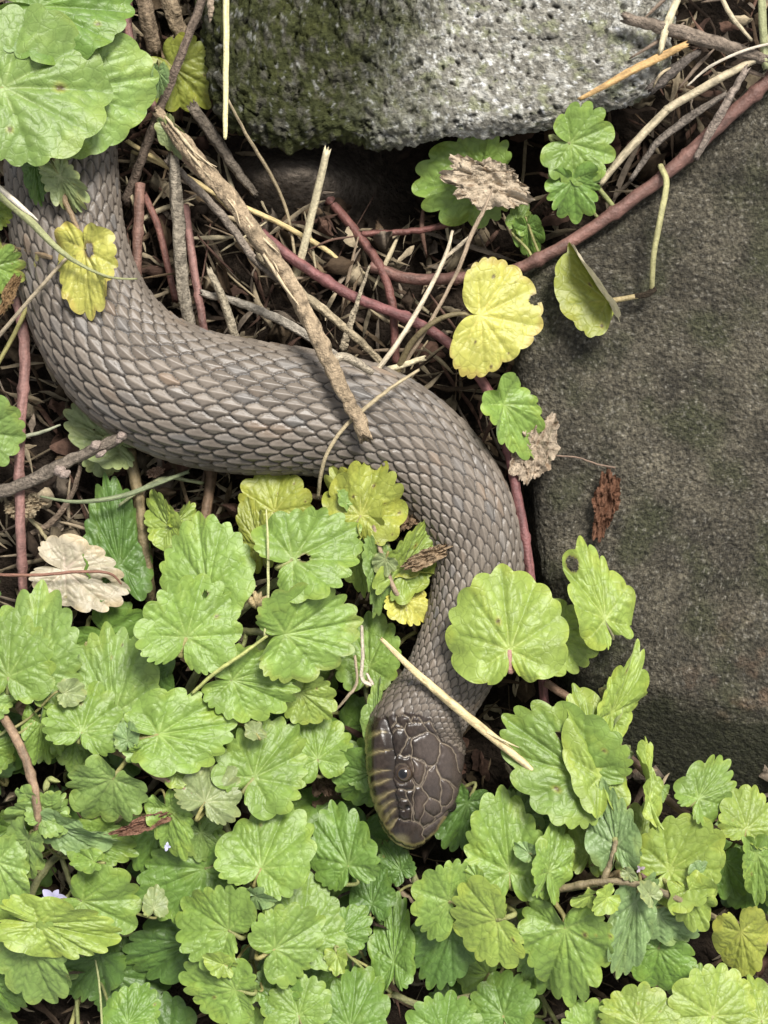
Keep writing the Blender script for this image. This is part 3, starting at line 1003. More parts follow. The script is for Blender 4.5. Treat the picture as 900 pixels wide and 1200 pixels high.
# --- upper left plant with the largest leaves
plant('A', 'ground ivy with the three largest leaves, overhanging the snake body', [([(-60, 150, -70), (-20, 110, 20), (40, 60, 40), (60, -40, 30)], 5), ([(150, -20, -40), (152, 45, -20), (178, 120, -10), (205, 168, -20)], 5)], base=PINK)
leaf('A', 45, 8, 158, 12, 150, 92, -12, 6, 'G', droop=.1, cup=.12, teeth=8, crena=.06, kid=.8)
leaf('A', 78, 108, 187, 88, 158, 70, -14, -10, 'v', droop=.2, cup=.2, teeth=9, crena=.045, kid=.7)
leaf('A', 4, 103, 133, 104, 192, 112, -8, 4, 'v', droop=.12, cup=.14, teeth=7, crena=.07, kid=.6, spots=1)
leaf('A', -20, 60, 8, 8, 90, 80, -10, 0, 'v')
leaf('A', 186, 84, 188, 118, 22, 45, -12, 30, 'b', fold=.4)
leaf('A', 199, 150, 216, 190, 34, 10, -14, -15, 'u', fold=.3, droop=.3)
leaf('A', 42, 190, 47, 243, 32, 58, -14, 0, 'd', fold=.5, droop=.2, label='small dark half-folded leaf')
leaf('A', 70, 206, 96, 250, 46, 62, -10, 0, 'u', fold=.3, wave=.12, crena=.2)
# --- yellow green leaf behind the stick
plant('B', 'ground ivy sprig with one olive-yellow leaf beside the mossy boulder', [([(188, 60, -70), (196, 74, -45), (200, 90, -60), (206, 140, -90)], 4)], base=TAN)
leaf('B', 201, 78, 246, 128, 98, -8, -14, -8, 'yg', teeth=7, crena=.16, spots=3)
# --- left edge
plant('C', 'ground ivy shoot with bright yellow leaf lying across the snake', [([(60, 180, 42), (72, 225, 48), (88, 262, 50), (100, 300, 46)], 3.2), ([(-30, 300, -60), (-10, 285, -20), (60, 302, 45)], 3)], base=TAN)
leaf('C', 99, 292, 106, 376, 78, 62, -4, -6, 'y', wave=.09, teeth=8, kid=.3, crena=.09, spots=2, edge=.35, hole=[(-.12, .02, .09)], droop=.02, fold=.08)
leaf('C', -16, 250, 15, 243, 50, 30, -6, 0, 'l')
leaf('C', -8, 312, 30, 328, 66, 34, -10, 0, 'g', crena=.2, teeth=6, edge=.4)
leaf('C', -20, 345, 18, 352, 42, 28, -10, 20, 'u', edge=.7)
leaf('C', -24, 505, 29, 516, 98, 30, -10, -6, 'v', teeth=8)
# --- upright pink stems
plant('D', 'upright pink ivy runner standing alone left of the snake bend', [([(22, 350, -20), (29, 420, -10), (23, 520, -6), (24, 620, -12), (28, 705, -45)], 6.4)], base=PINK)
plant('E', 'dull pink ivy stem close beside the pale dry stalk above the snake', [([(164, 215, -40), (161, 290, -40), (159, 345, -50), (158, 400, -70)], 6)], base=(.20, .112, .085))
plant('F', 'thin pink ivy stem rising behind the snake beside the grey stalk', [([(216, 240, -50), (228, 320, -42), (238, 380, -45), (246, 440, -80)], 5)], base=PINK)
# --- the red runner beside the sandstone
plant('R', 'long red ivy runner squeezed between snake and sandstone, yellow leaf on it',
      [([(262, 235, -75), (300, 268, -60), (350, 308, -45), (415, 348, -35), (480, 374, -28), (530, 406, -22), (572, 458, -14), (592, 512, -8), (606, 580, -2), (618, 650, 0), (626, 720, -10), (636, 800, -30), (640, 870, -60)], 6.2)], base=RED)
leaf('R', 562, 370, 636, 384, 145, 30, -6, 8, 'y', stalk=False, spots=6, edge=.45, droop=.05, fold=.04, teeth=9, crena=.055, kid=.08, hole=[(.62, .62, .07), (-.35, .80, .06)])
tube('petiole', [(562, 371, 28), (535, 368, 26), (508, 378, 18), (482, 402, 2), (463, 440, -20)], [2.4, 2.8, 3.2, 3.6, 4], M_STEM, PLANTS['R'][0], base=(.15, .12, .06), seed=4)
leaf('R', 590, 474, 634, 540, 72, 22, -10, 26, 'g', fold=.25, teeth=8)
leaf('R', 597, 762, 588, 660, 146, 86, -4, 0, 'l', teeth=7, crena=.09, kid=.15, sharp=.3, droop=.08, stalkcol=np.array([.32, .18, .14]))
leaf('R', 708, 726, 674, 630, 84, 60, -10, -38, 'l', teeth=7, stalkcol=np.array([.16, .15, .08]), hole=[(-.28, .72, .07)])
leaf('R', 642, 742, 702, 766, 88, 32, -8, 0, 'l', teeth=7)
# --- smaller red shoots in the hollow
plant('Q', 'forked red ivy shoot arching through the hollow under the boulder',
      [([(378, 225, -80), (420, 275, -68), (448, 318, -52), (460, 360, -45), (464, 425, -60)], 5.4), ([(425, 274, -66), (470, 272, -58), (512, 266, -52), (560, 250, -50)], 4)], base=(.17, .075, .062))
leaf('Q', 562, 208, 482, 222, 112, -14, -8, 6, 'g', teeth=6, crena=.15, stalkcol=np.array([.2, .1, .07]))
# --- thick runner on the sandstone edge
plant('K', 'thick dull red runner lying along the upper edge of the sandstone',
      [([(930, 60, 36), (896, 98, 32), (850, 140, 26), (775, 208, 20), (690, 270, 12), (630, 304, 4), (590, 320, -12), (530, 326, -34), (478, 326, -46), (436, 312, -60)], 7.6)], base=(.165, .088, .070))
tube('petiole', [(774, 194, 26), (781, 215, 40), (774, 255, 48), (766, 300, 40), (764, 338, 24)], [3.6, 3.6, 3.4, 3.2, 3.0], M_STEM, PLANTS['K'][0], base=(.36, .34, .16), seed=44)
tube('petiole_joint', [(768, 338, 24), (758, 345, 23), (744, 347, 22)], [4.0, 3.6, 3.2], M_STICK, PLANTS['K'][0], base=(.04, .03, .02), seed=45)
tube('petiole', [(748, 347, 22), (730, 350, 21), (714, 353, 20)], [3, 3, 3.2], M_STEM, PLANTS['K'][0], base=(.30, .24, .12), seed=46)
leaf('K', 712, 352, 666, 284, 66, 24, 6, 50, 'yg', stalk=False, teeth=6, kid=.0, fold=1.3, droop=.05, crena=.07, spots=3, half=(.50, .44, .31), label='half-folded yellowing leaf with cream upturned lobe')
leaf('K', 668, 168, 722, 184, 100, 44, -8, 0, 'g', teeth=5, crena=.16)
leaf('K', 671, 212, 676, 263, 70, 34, -10, 0, 'G', teeth=6, wave=.12, crena=.18)
leaf('K', 606, 262, 620, 238, 32, -4, -6, 0, 'g', teeth=4)
leaf('K', 618, 266, 623, 305, 38, -2, -8, 0, 'G', teeth=4)
# --- pale and shaded leaves under the snake
plant('M', 'tan upright ivy stem with pale leaf beneath the snake bend', [([(148, 520, -60), (158, 560, -48), (166, 610, -44), (174, 672, -52), (178, 720, -90)], 7), ], base=(.22, .17, .09))
leaf('M', 140, 520, 74, 482, 70, -42, -4, 0, 'u', teeth=7)
leaf('M', 120, 528, 140, 552, 60, -36, -4, 0, 'u', teeth=7)
leaf('M', 140, 664, 122, 554, 82, -38, 6, -22, 'd', teeth=10, crena=.10, sharp=.6)
leaf('M', 200, 618, 172, 574, 48, -14, -6, 25, 'l', fold=.4)
leaf('M', 206, 612, 230, 590, 36, -18, -6, -30, 'l', fold=.4)
plant('N', 'bleached ivy leaf on its curved stalk over dark litter', [([(28, 600, -50), (45, 618, -40), (60, 640, -30)], 2.6)], base=(.26, .22, .12))
leaf('N', 76, 668, 152, 692, 84, -16, -6, 0, 'p', teeth=7, crena=.11, kid=.7, hole=[(-.05, .62, .045)])
plant('M2', 'short tan ivy stem emerging directly below the snake middle', [([(250, 535, -70), (246, 570, -52), (240, 612, -44), (236, 660, -70)], 6.5)], base=(.20, .13, .08))
# --- yellowing leaves inside the bend
plant('S', 'yellowing spotted ivy cluster in the inside bend of the snake', [([(452, 680, -30), (438, 640, -18), (415, 600, -20), (360, 580, -36), (310, 580, -50)], 3.5), ([(438, 640, -18), (468, 690, -12), (488, 740, -40)], 3)], base=(.22, .16, .10))
leaf('S', 423, 604, 452, 540, 98, 34, 4, -6, 'yg', teeth=7, spots=8, wave=.12, droop=-.1, fold=.1)
leaf('S', 420, 606, 388, 545, 70, 28, 6, 12, 'yg', teeth=6, spots=2, wave=.1)
leaf('S', 322, 600, 330, 548, 92, -6, 6, 0, 'yg', teeth=6, spots=4)
leaf('S', 305, 640, 288, 582, 46, 4, 4, 20, 'yg', spots=4)
leaf('S', 470, 668, 518, 606, 68, 20, 4, -18, 'l', spots=4, fold=.25)
leaf('S', 462, 664, 520, 660, 42, 12, 0, 30, 'yg', fold=.2)
leaf('S', 470, 700, 500, 728, 60, 6, -4, 20, 'y', spots=5, fold=.3)
leaf('S', 440, 652, 446, 726, 40, 30, -6, 30, 'v', spots=2, fold=.3, teeth=9)
leaf('S', 418, 640, 428, 700, 50, 8, -6, -30, 'l', fold=.2)
leaf('S', 432, 782, 432, 716, 82, -14, -4, 0, 'g')
# --- middle cluster
plant('T', 'bright green ivy clump left of the snake head', [([(200, 860, -40), (225, 800, -20), (262, 740, -6), (300, 700, -6), (345, 668, -6)], 5), ([(262, 740, -6), (296, 740, 44), (338, 744, 58)], 4.4), ([(285, 930, -40), (280, 860, -26), (262, 800, -20)], 4)], base=GRN)
leaf('T', 244, 692, 228, 598, 118, 44, -6, 0, 'g', teeth=9, sharp=.5, crena=.10)
leaf('T', 343, 656, 424, 614, 120, 60, -6, 4, 'g', teeth=9, hole=[(.06, .14, .05)], sharp=.3)
leaf('T', 218, 747, 240, 672, 124, 66, -8, 0, 'g', teeth=9, spots=2, hole=[(.1, .7, .03)])
leaf('T', 334, 743, 428, 728, 122, 64, -8, -4, 'g', teeth=9, edge=.15, sharp=.3)
leaf('T', 272, 797, 352, 808, 92, 56, -8, 0, 'g', teeth=9, sharp=.3)
leaf('T', 352, 812, 388, 842, 66, 22, -6, 0, 'l', teeth=7)
leaf('T', 297, 912, 350, 848, 112, 42, -8, 0, 'g', teeth=9, sharp=.5)
leaf('T', 186, 861, 278, 846, 104, 70, -10, 6, 'g', teeth=8, droop=.16)
leaf('T', 250, 862, 298, 880, 56, 42, -10, 0, 'v', teeth=6, wave=.1)
leaf('T', 240, 940, 262, 888, 84, 62, -6, -20, 'u', wave=.13, fold=.35, label='curled leaf showing its pale hairy underside')
leaf('T', 228, 930, 196, 958, 56, 46, -10, 24, 'u', fold=.4)
leaf('T', 372, 890, 366, 838, 84, 0, -8, 0, 'g')
# --- left cluster
plant('V', 'pale green ivy mass at the lower edge of the bleached leaf', [([(-30, 800, -30), (4, 840, 50), (32, 895, 72), (44, 955, 74), (40, 1030, -10)], 5.5), ([(80, 860, -30), (142, 882, 50), (180, 905, 68), (225, 930, 66)], 5)], base=(.24, .16, .10))
leaf('V', 38, 792, 46, 678, 122, 40, -8, 0, 'v', teeth=9, sharp=.4)
leaf('V', 10, 793, 14, 712, 118, 66, -8, 0, 'g', teeth=9, sharp=.3)
leaf('V', 134, 838, 124, 728, 118, 30, -8, 0, 'v', teeth=9, spots=3, sharp=.4)
leaf('V', 172, 806, 184, 736, 72, 4, -8, 0, 'd', teeth=8)
leaf('V', 96, 858, 116, 797, 98, 58, -10, 6, 'g', teeth=7)
leaf('V', 90, 858, 82, 906, 60, 36, -10, 0, 'v', teeth=6)
leaf('V', 132, 913, 100, 962, 98, 74, -12, 4, 'v', teeth=6, crena=.15)
leaf('V', 48, 848, 58, 900, 50, 48, -14, 0, 'g', wave=.14)
leaf('V', -18, 822, 16, 808, 56, 66, -8, 0, 'v')
leaf('V', -16, 880, 16, 892, 60, 40, -8, 0, 'g')
leaf('V', 60, 950, 2, 966, 62, 66, -6, 28, 'v', fold=.3)
leaf('V', 50, 960, 78, 930, 52, 70, -6, -20, 'v', fold=.3)
# --- bottom left
plant('X', 'ivy tuft with lavender flower at the lower corner', [([(40, 1120, -50), (34, 1060, -10), (60, 1010, 0), (110, 980, -10), (150, 950, -30)], 4.6), ([(98, 1130, -60), (90, 1060, 10), (72, 1005, 30)], 3.4)], base=GRN)
leaf('X', 68, 968, 138, 996, 52, 62, -10, -24, 'b', teeth=7)
leaf('X', 104, 985, 162, 1002, 62, 40, -10, 0, 'g', teeth=8)
leaf('X', 96, 1056, 160, 1088, 114, 40, -10, 0, 'g', teeth=6, crena=.14)
leaf('X', 46, 1082, 140, 1106, 74, 84, -8, -4, 'l', teeth=8, droop=.14)
leaf('X', 36, 1110, 62, 1182, 96, 70, -14, 0, 'v', teeth=6, crena=.15)
leaf('X', -4, 1010, 20, 1086, 74, 56, -10, 0, 'v', teeth=7)
leaf('X', 34, 985, 18, 1030, 60, 58, -14, -10, 'v')
leaf('X', 196, 948, 218, 1010, 54, 56, -14, 10, 'g', teeth=8, fold=.2)
leaf('X', 240, 1018, 154, 1052, 116, 10, -8, 0, 'G', teeth=9, sharp=.4)
leaf('X', 182, 975, 170, 1030, 72, 16, -8, 0, 'G', teeth=8)
leaf('X', 225, 1105, 140, 1128, 96, -20, -8, 0, 'd', teeth=8)
leaf('X', 235, 975, 252, 1010, 56, 20, -8, 0, 'v')
leaf('X', -12, 1150, 22, 1190, 70, 40, -10, 0, 'G')
leaf('X', 150, 1200, 172, 1150, 70, 20, -6, 0, 'G')
# --- bottom middle
plant('Y', 'green ivy tuft directly below the large dark shaded leaves', [([(300, 1190, -50), (296, 1130, -20), (300, 1080, -10), (280, 1010, -20), (262, 960, -40)], 4.6), ([(460, 1165, -20), (500, 1178, -15), (560, 1165, -20)], 4)], base=GRN)
leaf('Y', 268, 1090, 208, 1054, 108, 50, -8, 0, 'g', teeth=8)
leaf('Y', 276, 1160, 206, 1146, 84, 62, -10, 0, 'g', teeth=8)
leaf('Y', 306, 1018, 340, 938, 116, 50, -8, 0, 'g', teeth=8, sharp=.3, spots=2)
leaf('Y', 408, 1014, 384, 940, 86, 26, -8, 0, 'G', teeth=9, sharp=.3)
leaf('Y', 352, 1104, 366, 1022, 112, 34, -8, 0, 'g', teeth=9, sharp=.4)
leaf('Y', 322, 1112, 384, 1078, 98, 66, -8, 0, 'g', teeth=8)
leaf('Y', 400, 1096, 430, 1062, 60, 4, -8, 0, 'G', teeth=7)
leaf('Y', 350, 1190, 340, 1144, 86, 52, -6, 0, 'g', teeth=8)
leaf('Y', 330, 1165, 308, 1130, 56, 44, -6, 0, 'G')
leaf('Y', 410, 1205, 420, 1130, 90, 30, -8, 0, 'G', teeth=8)
leaf('Y', 300, 1230, 268, 1180, 90, 30, -8, 0, 'g', teeth=8)
# --- below and left of the head
plant('Z', 'shaded ivy leaves tucked under the snake snout', [([(500, 1060, -30), (482, 1020, -24), (470, 980, -40), (440, 900, -50)], 4.5), ([(425, 780, -40), (432, 830, -30), (438, 870, -40)], 3)], base=(.20, .20, .09))
leaf('Z', 436, 900, 398, 880, 60, -6, -8, 0, 'G', teeth=7)
leaf('Z', 434, 905, 402, 940, 88, -2, -10, 10, 'G', teeth=8)
leaf('Z', 440, 850, 446, 792, 28, 18, 8, 40, 'v', fold=.5)
leaf('Z', 436, 1060, 436, 1004, 56, -16, -8, 0, 'd')
leaf('Z', 462, 1128, 458, 1040, 60, 0, -8, 14, 'G', teeth=9)
leaf('Z', 548, 940, 530, 1000, 74, -10, -8, 0, 'd', teeth=8)
leaf('Z', 470, 1020, 448, 985, 40, -20, -6, 0, 'd')
# --- lower centre-right
plant('H', 'large fresh ivy leaves just right of the snake snout', [([(610, 1100, -40), (600, 1060, -10), (640, 1045, 0), (700, 1036, 14)], 5)], base=GRN)
leaf('H', 597, 1022, 588, 920, 108, 40, -8, 0, 'g', teeth=9, sharp=.3)
leaf('H', 526, 1056, 482, 1040, 106, 44, -8, 6, 'g', teeth=7, crena=.15)
leaf('H', 582, 1078, 530, 1092, 122, 62, -8, -6, 'l', teeth=7, crena=.13)
leaf('H', 528, 1090, 500, 1162, 86, 8, -8, 0, 'd', teeth=9, sharp=.3)
leaf('H', 642, 1022, 666, 955, 62, 66, -6, -26, 'g', teeth=8)
leaf('H', 640, 1026, 644, 1068, 34, 60, -12, 30, 'g')
leaf('H', 600, 960, 640, 950, 70, 16, -8, 0, 'b', teeth=8)
leaf('H', 590, 1190, 575, 1140, 96, 4, -8, 0, 'G', teeth=8)
leaf('H', 520, 1215, 530, 1160, 96, 14, -8, 0, 'G', teeth=8)
# --- flowering stem lower right
plant('I', 'flowering ivy stem with blue-green young leaves near the lower corner',
      [([(580, 1062, -20), (640, 1046, 40), (700, 1034, 72), (746, 1036, 78), (800, 1056, 66), (850, 1082, 10), (905, 1110, -20)], 4.2), ([(706, 1034, 73), (716, 1010, 74), (722, 985, 72)], 3.2)], base=(.19, .15, .085))
leaf('I', 722, 992, 712, 912, 70, 70, -6, 26, 'b', teeth=8, sharp=.3, droop=-.1)
leaf('I', 726, 985, 750, 1008, 40, 62, -10, -20, 'b')
leaf('I', 690, 1000, 696, 938, 56, 26, -8, 0, 'l', teeth=8)
leaf('I', 748, 1004, 762, 938, 66, 20, -8, 0, 'l', teeth=7)
leaf('I', 784, 1020, 850, 980, 108, 46, 4, 10, 'l', teeth=7, crena=.08, droop=-.08)
leaf('I', 806, 1044, 826, 1090, 62, 66, -12, 10, 'l', wave=.14, teeth=5)
leaf('I', 820, 1030, 836, 1014, 40, 60, -4, 0, 'b', teeth=5)
leaf('I', 770, 1072, 832, 1096, 66, 44, -8, 0, 'b', teeth=8)
leaf('I', 744, 1056, 724, 1150, 56, 60, -14, 14, 'b', teeth=8, fold=.2)
leaf('I', 662, 1088, 668, 1184, 112, 50, -12, 0, 'g', teeth=9, spots=2)
leaf('I', 772, 1112, 760, 1158, 96, 20, -10, 0, 'G', teeth=8)
leaf('I', 640, 1100, 618, 1170, 70, 24, -10, 0, 'G', teeth=8)
leaf('I', 738, 1046, 722, 1064, 26, 46, -4, 0, 'l')
leaf('I', 690, 965, 668, 1010, 50, 10, -8, 0, 'l')
# --- runner on the foot of the sandstone
plant('O', 'ivy runner trailing over the dark foot of the sandstone',
      [([(640, 800, -20), (690, 835, 10), (722, 872, 16), (756, 905, 18), (790, 944, 12), (845, 975, 6), (905, 1002, 0), (960, 1020, -10)], 4.6)], base=(.24, .15, .10))
leaf('O', 684, 908, 588, 838, 134, 58, -10, 0, 'g', teeth=9, spots=2, droop=.1, hole=[(.30, .42, .035)])
leaf('O', 702, 910, 682, 800, 76, 64, -4, -24, 'l', teeth=6, crena=.06)
leaf('O', 716, 836, 756, 754, 52, 44, 4, -28, 'l', fold=.35, teeth=8)
leaf('O', 716, 838, 728, 786, 34, 34, 2, 40, 'u', fold=.3)
leaf('O', 760, 936, 756, 862, 30, 52, 4, -40, 'l', fold=.3)
leaf('O', 818, 936, 860, 890, 66, 46, -6, -10, 'g', teeth=7, crena=.15)
leaf('O', 874, 972, 888, 920, 80, 44, -8, 0, 'l', teeth=8)
leaf('O', 886, 1000, 892, 1068, 44, 44, -10, 18, 'g', teeth=8)
leaf('O', 850, 1010, 862, 1058, 60, 6, -8, 0, 'G')
leaf('O', 920, 1010, 905, 1050, 60, 20, -8, 0, 'G')
leaf('O', 690, 935, 650, 925, 60, 14, -8, 0, 'G')
# --- lower right corner
plant('W', 'ivy with drooping yellow-green leaf at the lower right corner', [([(860, 1080, 0), (880, 1098, 10), (920, 1120, 0), (930, 1180, -30)], 4), ([(820, 1210, -30), (850, 1190, 0), (905, 1190, 0)], 4)], base=(.22, .17, .10))
leaf('W', 868, 1092, 880, 1146, 68, 34, -16, 0, 'yg', teeth=6, crena=.07, fold=-.15)
leaf('W', 835, 1190, 850, 1130, 108, 50, -8, 0, 'l', teeth=8)
leaf('W', 892, 1196, 882, 1140, 80, 42, -8, 0, 'l', teeth=8)
leaf('W', 748, 1200, 756, 1150, 96, 54, -8, 0, 'l', teeth=8, spots=1)
leaf('W', 690, 1215, 712, 1170, 80, 30, -8, 0, 'g', teeth=8)
leaf('W', 812, 1160, 790, 1120, 60, 12, -8, 0, 'g')

# small young leaves on short stalks, scattered through the ivy mass
rY = np.random.RandomState(404)
for key, px, py, z in [('T', 300, 860, 60), ('V', 75, 812, 66), ('V', 150, 868, 72), ('V', 170, 880, 70), ('V', 30, 930, 78), ('V', 205, 905, 70),
                       ('X', 110, 1010, 66), ('X', 180, 1065, 40), ('Y', 300, 1050, 62), ('Y', 262, 1130, 66), ('Y', 300, 1160, 60), ('Y', 395, 1120, 40), ('H', 560, 1030, 60),
                       ('H', 620, 1000, 60), ('I', 735, 1022, 84), ('I', 712, 1052, 80), ('I', 762, 1050, 84), ('I', 690, 1050, 74), ('O', 735, 880, 30), ('O', 775, 925, 30), ('O', 812, 965, 30), ('S', 452, 655, 40), ('S', 405, 590, 36)]:
    an = rY.uniform(0, 6.28)
    L = rY.uniform(14, 30)
    leaf(key, px, py, px + L * math.cos(an), py + L * math.sin(an), L * rY.uniform(1.0, 1.5), z, rY.uniform(-4, 14), rY.uniform(-35, 35), rY.choice(['l', 'g', 'v', 'u', 'b']), nphi=100, nr=12, teeth=5, fold=rY.uniform(.2, .6), wave=.1)

# lower storey of shaded leaves between and under the ones above, and a margin beyond the frame
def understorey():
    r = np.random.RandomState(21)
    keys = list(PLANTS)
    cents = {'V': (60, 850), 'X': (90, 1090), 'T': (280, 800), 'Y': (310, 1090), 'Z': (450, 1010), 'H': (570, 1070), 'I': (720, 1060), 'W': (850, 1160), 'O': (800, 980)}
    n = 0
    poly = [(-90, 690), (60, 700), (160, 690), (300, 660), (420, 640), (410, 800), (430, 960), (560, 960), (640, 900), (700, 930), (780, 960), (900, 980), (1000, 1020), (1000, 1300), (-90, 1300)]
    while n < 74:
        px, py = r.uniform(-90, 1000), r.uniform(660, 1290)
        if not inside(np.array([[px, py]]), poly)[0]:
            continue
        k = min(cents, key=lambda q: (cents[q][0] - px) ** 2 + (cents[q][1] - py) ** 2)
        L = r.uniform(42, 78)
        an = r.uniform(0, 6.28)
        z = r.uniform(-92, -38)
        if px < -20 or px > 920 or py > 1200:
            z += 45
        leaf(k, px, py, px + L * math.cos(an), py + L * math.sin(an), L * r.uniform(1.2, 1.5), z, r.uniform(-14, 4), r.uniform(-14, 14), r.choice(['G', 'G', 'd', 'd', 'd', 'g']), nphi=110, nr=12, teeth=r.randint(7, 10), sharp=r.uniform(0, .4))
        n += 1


understorey()

# ------------------------------------------------------------------ flowers and calyces
def petal_cluster(key, px, py, z, size, n, col, name, seed, spread=1.0):
    r = np.random.RandomState(seed)
    root, P = PLANTS[key]
    c0 = W(px, py, z)
    for k in range(n):
        an = (k * 6.28 / n + r.uniform(-.4, .4)) if name == 'petal' else seed * 1.3 + r.uniform(-.9, .9)
        L = size * r.uniform(.7, 1.2)
        tip = c0 + L * spread * np.array([math.cos(an), math.sin(an), r.uniform(-.1, .5) + (.4 if name == 'calyx' else 0)])
        if name == 'calyx':
            pp = []
            for f_, up_ in ((0, 0), (.35, .10), (.7, .12), (1, .05)):
                q_ = c0 + (tip - c0) * f_ + np.array([0, 0, up_ * L])
                kq = (D - q_[2]) / D
                pp.append((450 + q_[0] / kq, 600 - q_[1] / kq, q_[2]))
            cl = np.array(col) * r.uniform(.75, 1.15)
            tube('calyx', pp, [size * .10, size * .20, size * .17, size * .02], M_STEM, root, sides=8, n=5, rough=.15, base=tuple(cl), var=.4, dark=tuple(cl * .5), darkamt=.4, seed=seed * 10 + k)
            continue
        t = np.linspace(0, 1, 7)
        wv = np.sin(t * math.pi * .85 + .25) * L * (.34 if name == 'petal' else .17)
        side = np.array([-math.sin(an), math.cos(an), 0])
        mid = c0 + (tip - c0) * t[:, None] + np.array([0, 0, 1.0]) * (np.sin(t * 3.1) * L * .15)[:, None]
        V = np.stack([mid - side * wv[:, None], mid + np.array([0, 0, -.25 * L]) * .3 * t[:, None] ** 0, mid + side * wv[:, None]], 1).reshape(-1, 3)
        c = np.tile(np.array(col) * r.uniform(.8, 1.15), (len(V), 1))
        mesh_obj(name, V, gridfaces(7, 3), M_PETAL, root, c, c0)


petal_cluster('X', 62, 1052, 34, 15, 5, (.46, .44, .62), 'petal', 1)
petal_cluster('X', 196, 992, 44, 6, 4, (.48, .48, .66), 'petal', 2)
petal_cluster('I', 748, 1062, 52, 7, 4, (.50, .42, .55), 'petal', 3)
petal_cluster('I', 750, 1018, 46, 6, 3, (.45, .36, .44), 'petal', 4)
petal_cluster('T', 282, 690, 30, 20, 6, (.44, .36, .20), 'calyx', 5)
petal_cluster('T', 300, 712, 34, 20, 6, (.42, .33, .18), 'calyx', 6)
petal_cluster('T', 236, 775, 40, 20, 6, (.27, .17, .10), 'calyx', 7)
petal_cluster('V', 56, 912, 34, 16, 5, (.30, .32, .12), 'calyx', 9)
petal_cluster('V', 20, 830, 30, 20, 5, (.27, .18, .11), 'calyx', 10)
petal_cluster('X', 36, 1100, 60, 12, 5, (.25, .16, .10), 'calyx', 11)
petal_cluster('I', 760, 1036, 40, 17, 4, (.17, .10, .08), 'calyx', 12)
petal_cluster('I', 725, 1020, 40, 14, 5, (.22, .16, .08), 'calyx', 13)
petal_cluster('O', 702, 808, 20, 15, 5, (.24, .22, .09), 'calyx', 14)
petal_cluster('O', 752, 905, 26, 18, 5, (.24, .18, .10), 'calyx', 15)

# ------------------------------------------------------------------ dead leaves
def dead_leaf(px, py, w, h, ang, z, col, label, seed, fold=.5, crump=.2, parent=None, name='dead_leaf'):
    r = np.random.RandomState(seed)
    n, m = 40, 40
    a_, b_ = np.meshgrid(np.linspace(-1, 1, n), np.linspace(-1, 1, m), indexing='ij')
    x = a_ * np.sqrt(1 - b_ ** 2 * .5)
    y = b_ * np.sqrt(1 - a_ ** 2 * .5)
    p = np.stack([x.ravel() * 1.6 + seed, y.ravel() * 1.6, x.ravel() * 0 + seed], 1)
    edge = 1 + .55 * fbm(p * 1.1 + 3, 2) + .22 * fbm(p * 5 + 3, 2)
    xx, yy = x.ravel() * edge * w / 2, y.ravel() * edge * h / 2
    zz = fold * np.abs(y.ravel()) * h / 2 + crump * (w + h) / 2 * (1.6 * np.abs(fbm(p * 1.2 + 8, 3, .6)) - .8 * np.abs(fbm(p * 2.6 + 18, 3, .6)) + .5 * fbm(p * 1.3 + 28, 3))
    ca, sa = math.cos(math.radians(ang)), math.sin(math.radians(ang))
    c0 = W(px, py, z)
    V = np.stack([c0[0] + xx * ca - yy * sa, c0[1] + xx * sa + yy * ca, c0[2] + zz], 1)
    c = np.tile(np.array(col), (len(V), 1)) * (1 + .6 * fbm(p * 4, 4))[:, None]
    c = mixc(c, np.array(col) * np.array([.4, .3, .22]), sstep(.05, .4, fbm(p * 3 + 20, 4)) * .8)
    o = mesh_obj(name, V, gridfaces(n, m), M_DEAD, parent, c, c0)
    if parent is None:
        tag(o, label, 'leaf')
    else:
        o['label'] = label
    return o


dead_leaf(570, 214, 96, 56, -12, 12, (.50, .41, .30), 'crumpled cream and brown dead leaf resting on a round green leaf', 31, .3, .22)
dead_leaf(626, 528, 78, 46, 70, 0, (.42, .34, .25), 'pale tan dead leaf curled behind a green leaf at the sandstone edge', 32, .4, .2)
dead_leaf(709, 592, 74, 30, 80, 8, (.15, .075, .045), 'dark reddish brown shrivelled leaf on the bare sandstone', 33, .6, .25)
dead_leaf(480, 605, 60, 26, 40, 6, (.22, .15, .09), 'brown shrivelled leaf tucked under spotted yellow leaves by the snake', 34, .5, .3)
dead_leaf(500, 652, 60, 18, 25, 30, (.33, .24, .15), 'twisted tan leaf scrap touching the side of the snake', 35, .6, .3)
dead_leaf(30, 592, 46, 28, 10, -18, (.36, .29, .19), 'papery tan husk below the grey knotted twig', 36, .5, .35)
dead_leaf(170, 965, 70, 16, 20, 56, (.22, .12, .08), 'narrow rolled reddish leaf lying on the green ivy', 37, .8, .15)
dead_leaf(182, 553, 22, 12, 12, -45, (.30, .20, .14), 'small brown leaf chip in shadow beneath the snake', 38, .4, .2)
dead_leaf(378, 905, 50, 60, 30, -40, (.11, .075, .05), 'dark brown rotted leaf in the gap beside the snake head', 39, .3, .2)
dead_leaf(12, 345, 50, 14, 65, 40, (.22, .14, .07), 'rolled brown leaf edge hanging over the pink runner', 40, .8, .2)

# ------------------------------------------------------------------ straws, stalks and twigs
SN = [500]


def stalk(name, label, cat, pts, rad, base, mat=None, group=None, extra=None, **kw):
    SN[0] += 1
    k = dict(sides=16, n=12, jag=1.8, rough=(.16 if mat is M_STICK else .06), seed=SN[0], base=base, var=.3, dark=tuple(np.array(base) * .3), darkamt=.5, wob=(1.6 if mat is M_STICK else .5))
    k.update(kw)
    o = tube(name, pts, rad, mat or M_STRAW, None, **k)
    tag(o, label, cat, group)
    return o


STRAW, GREY, BRN, PALE = (.46, .38, .22), (.24, .20, .155), (.20, .145, .095), (.56, .49, .32)

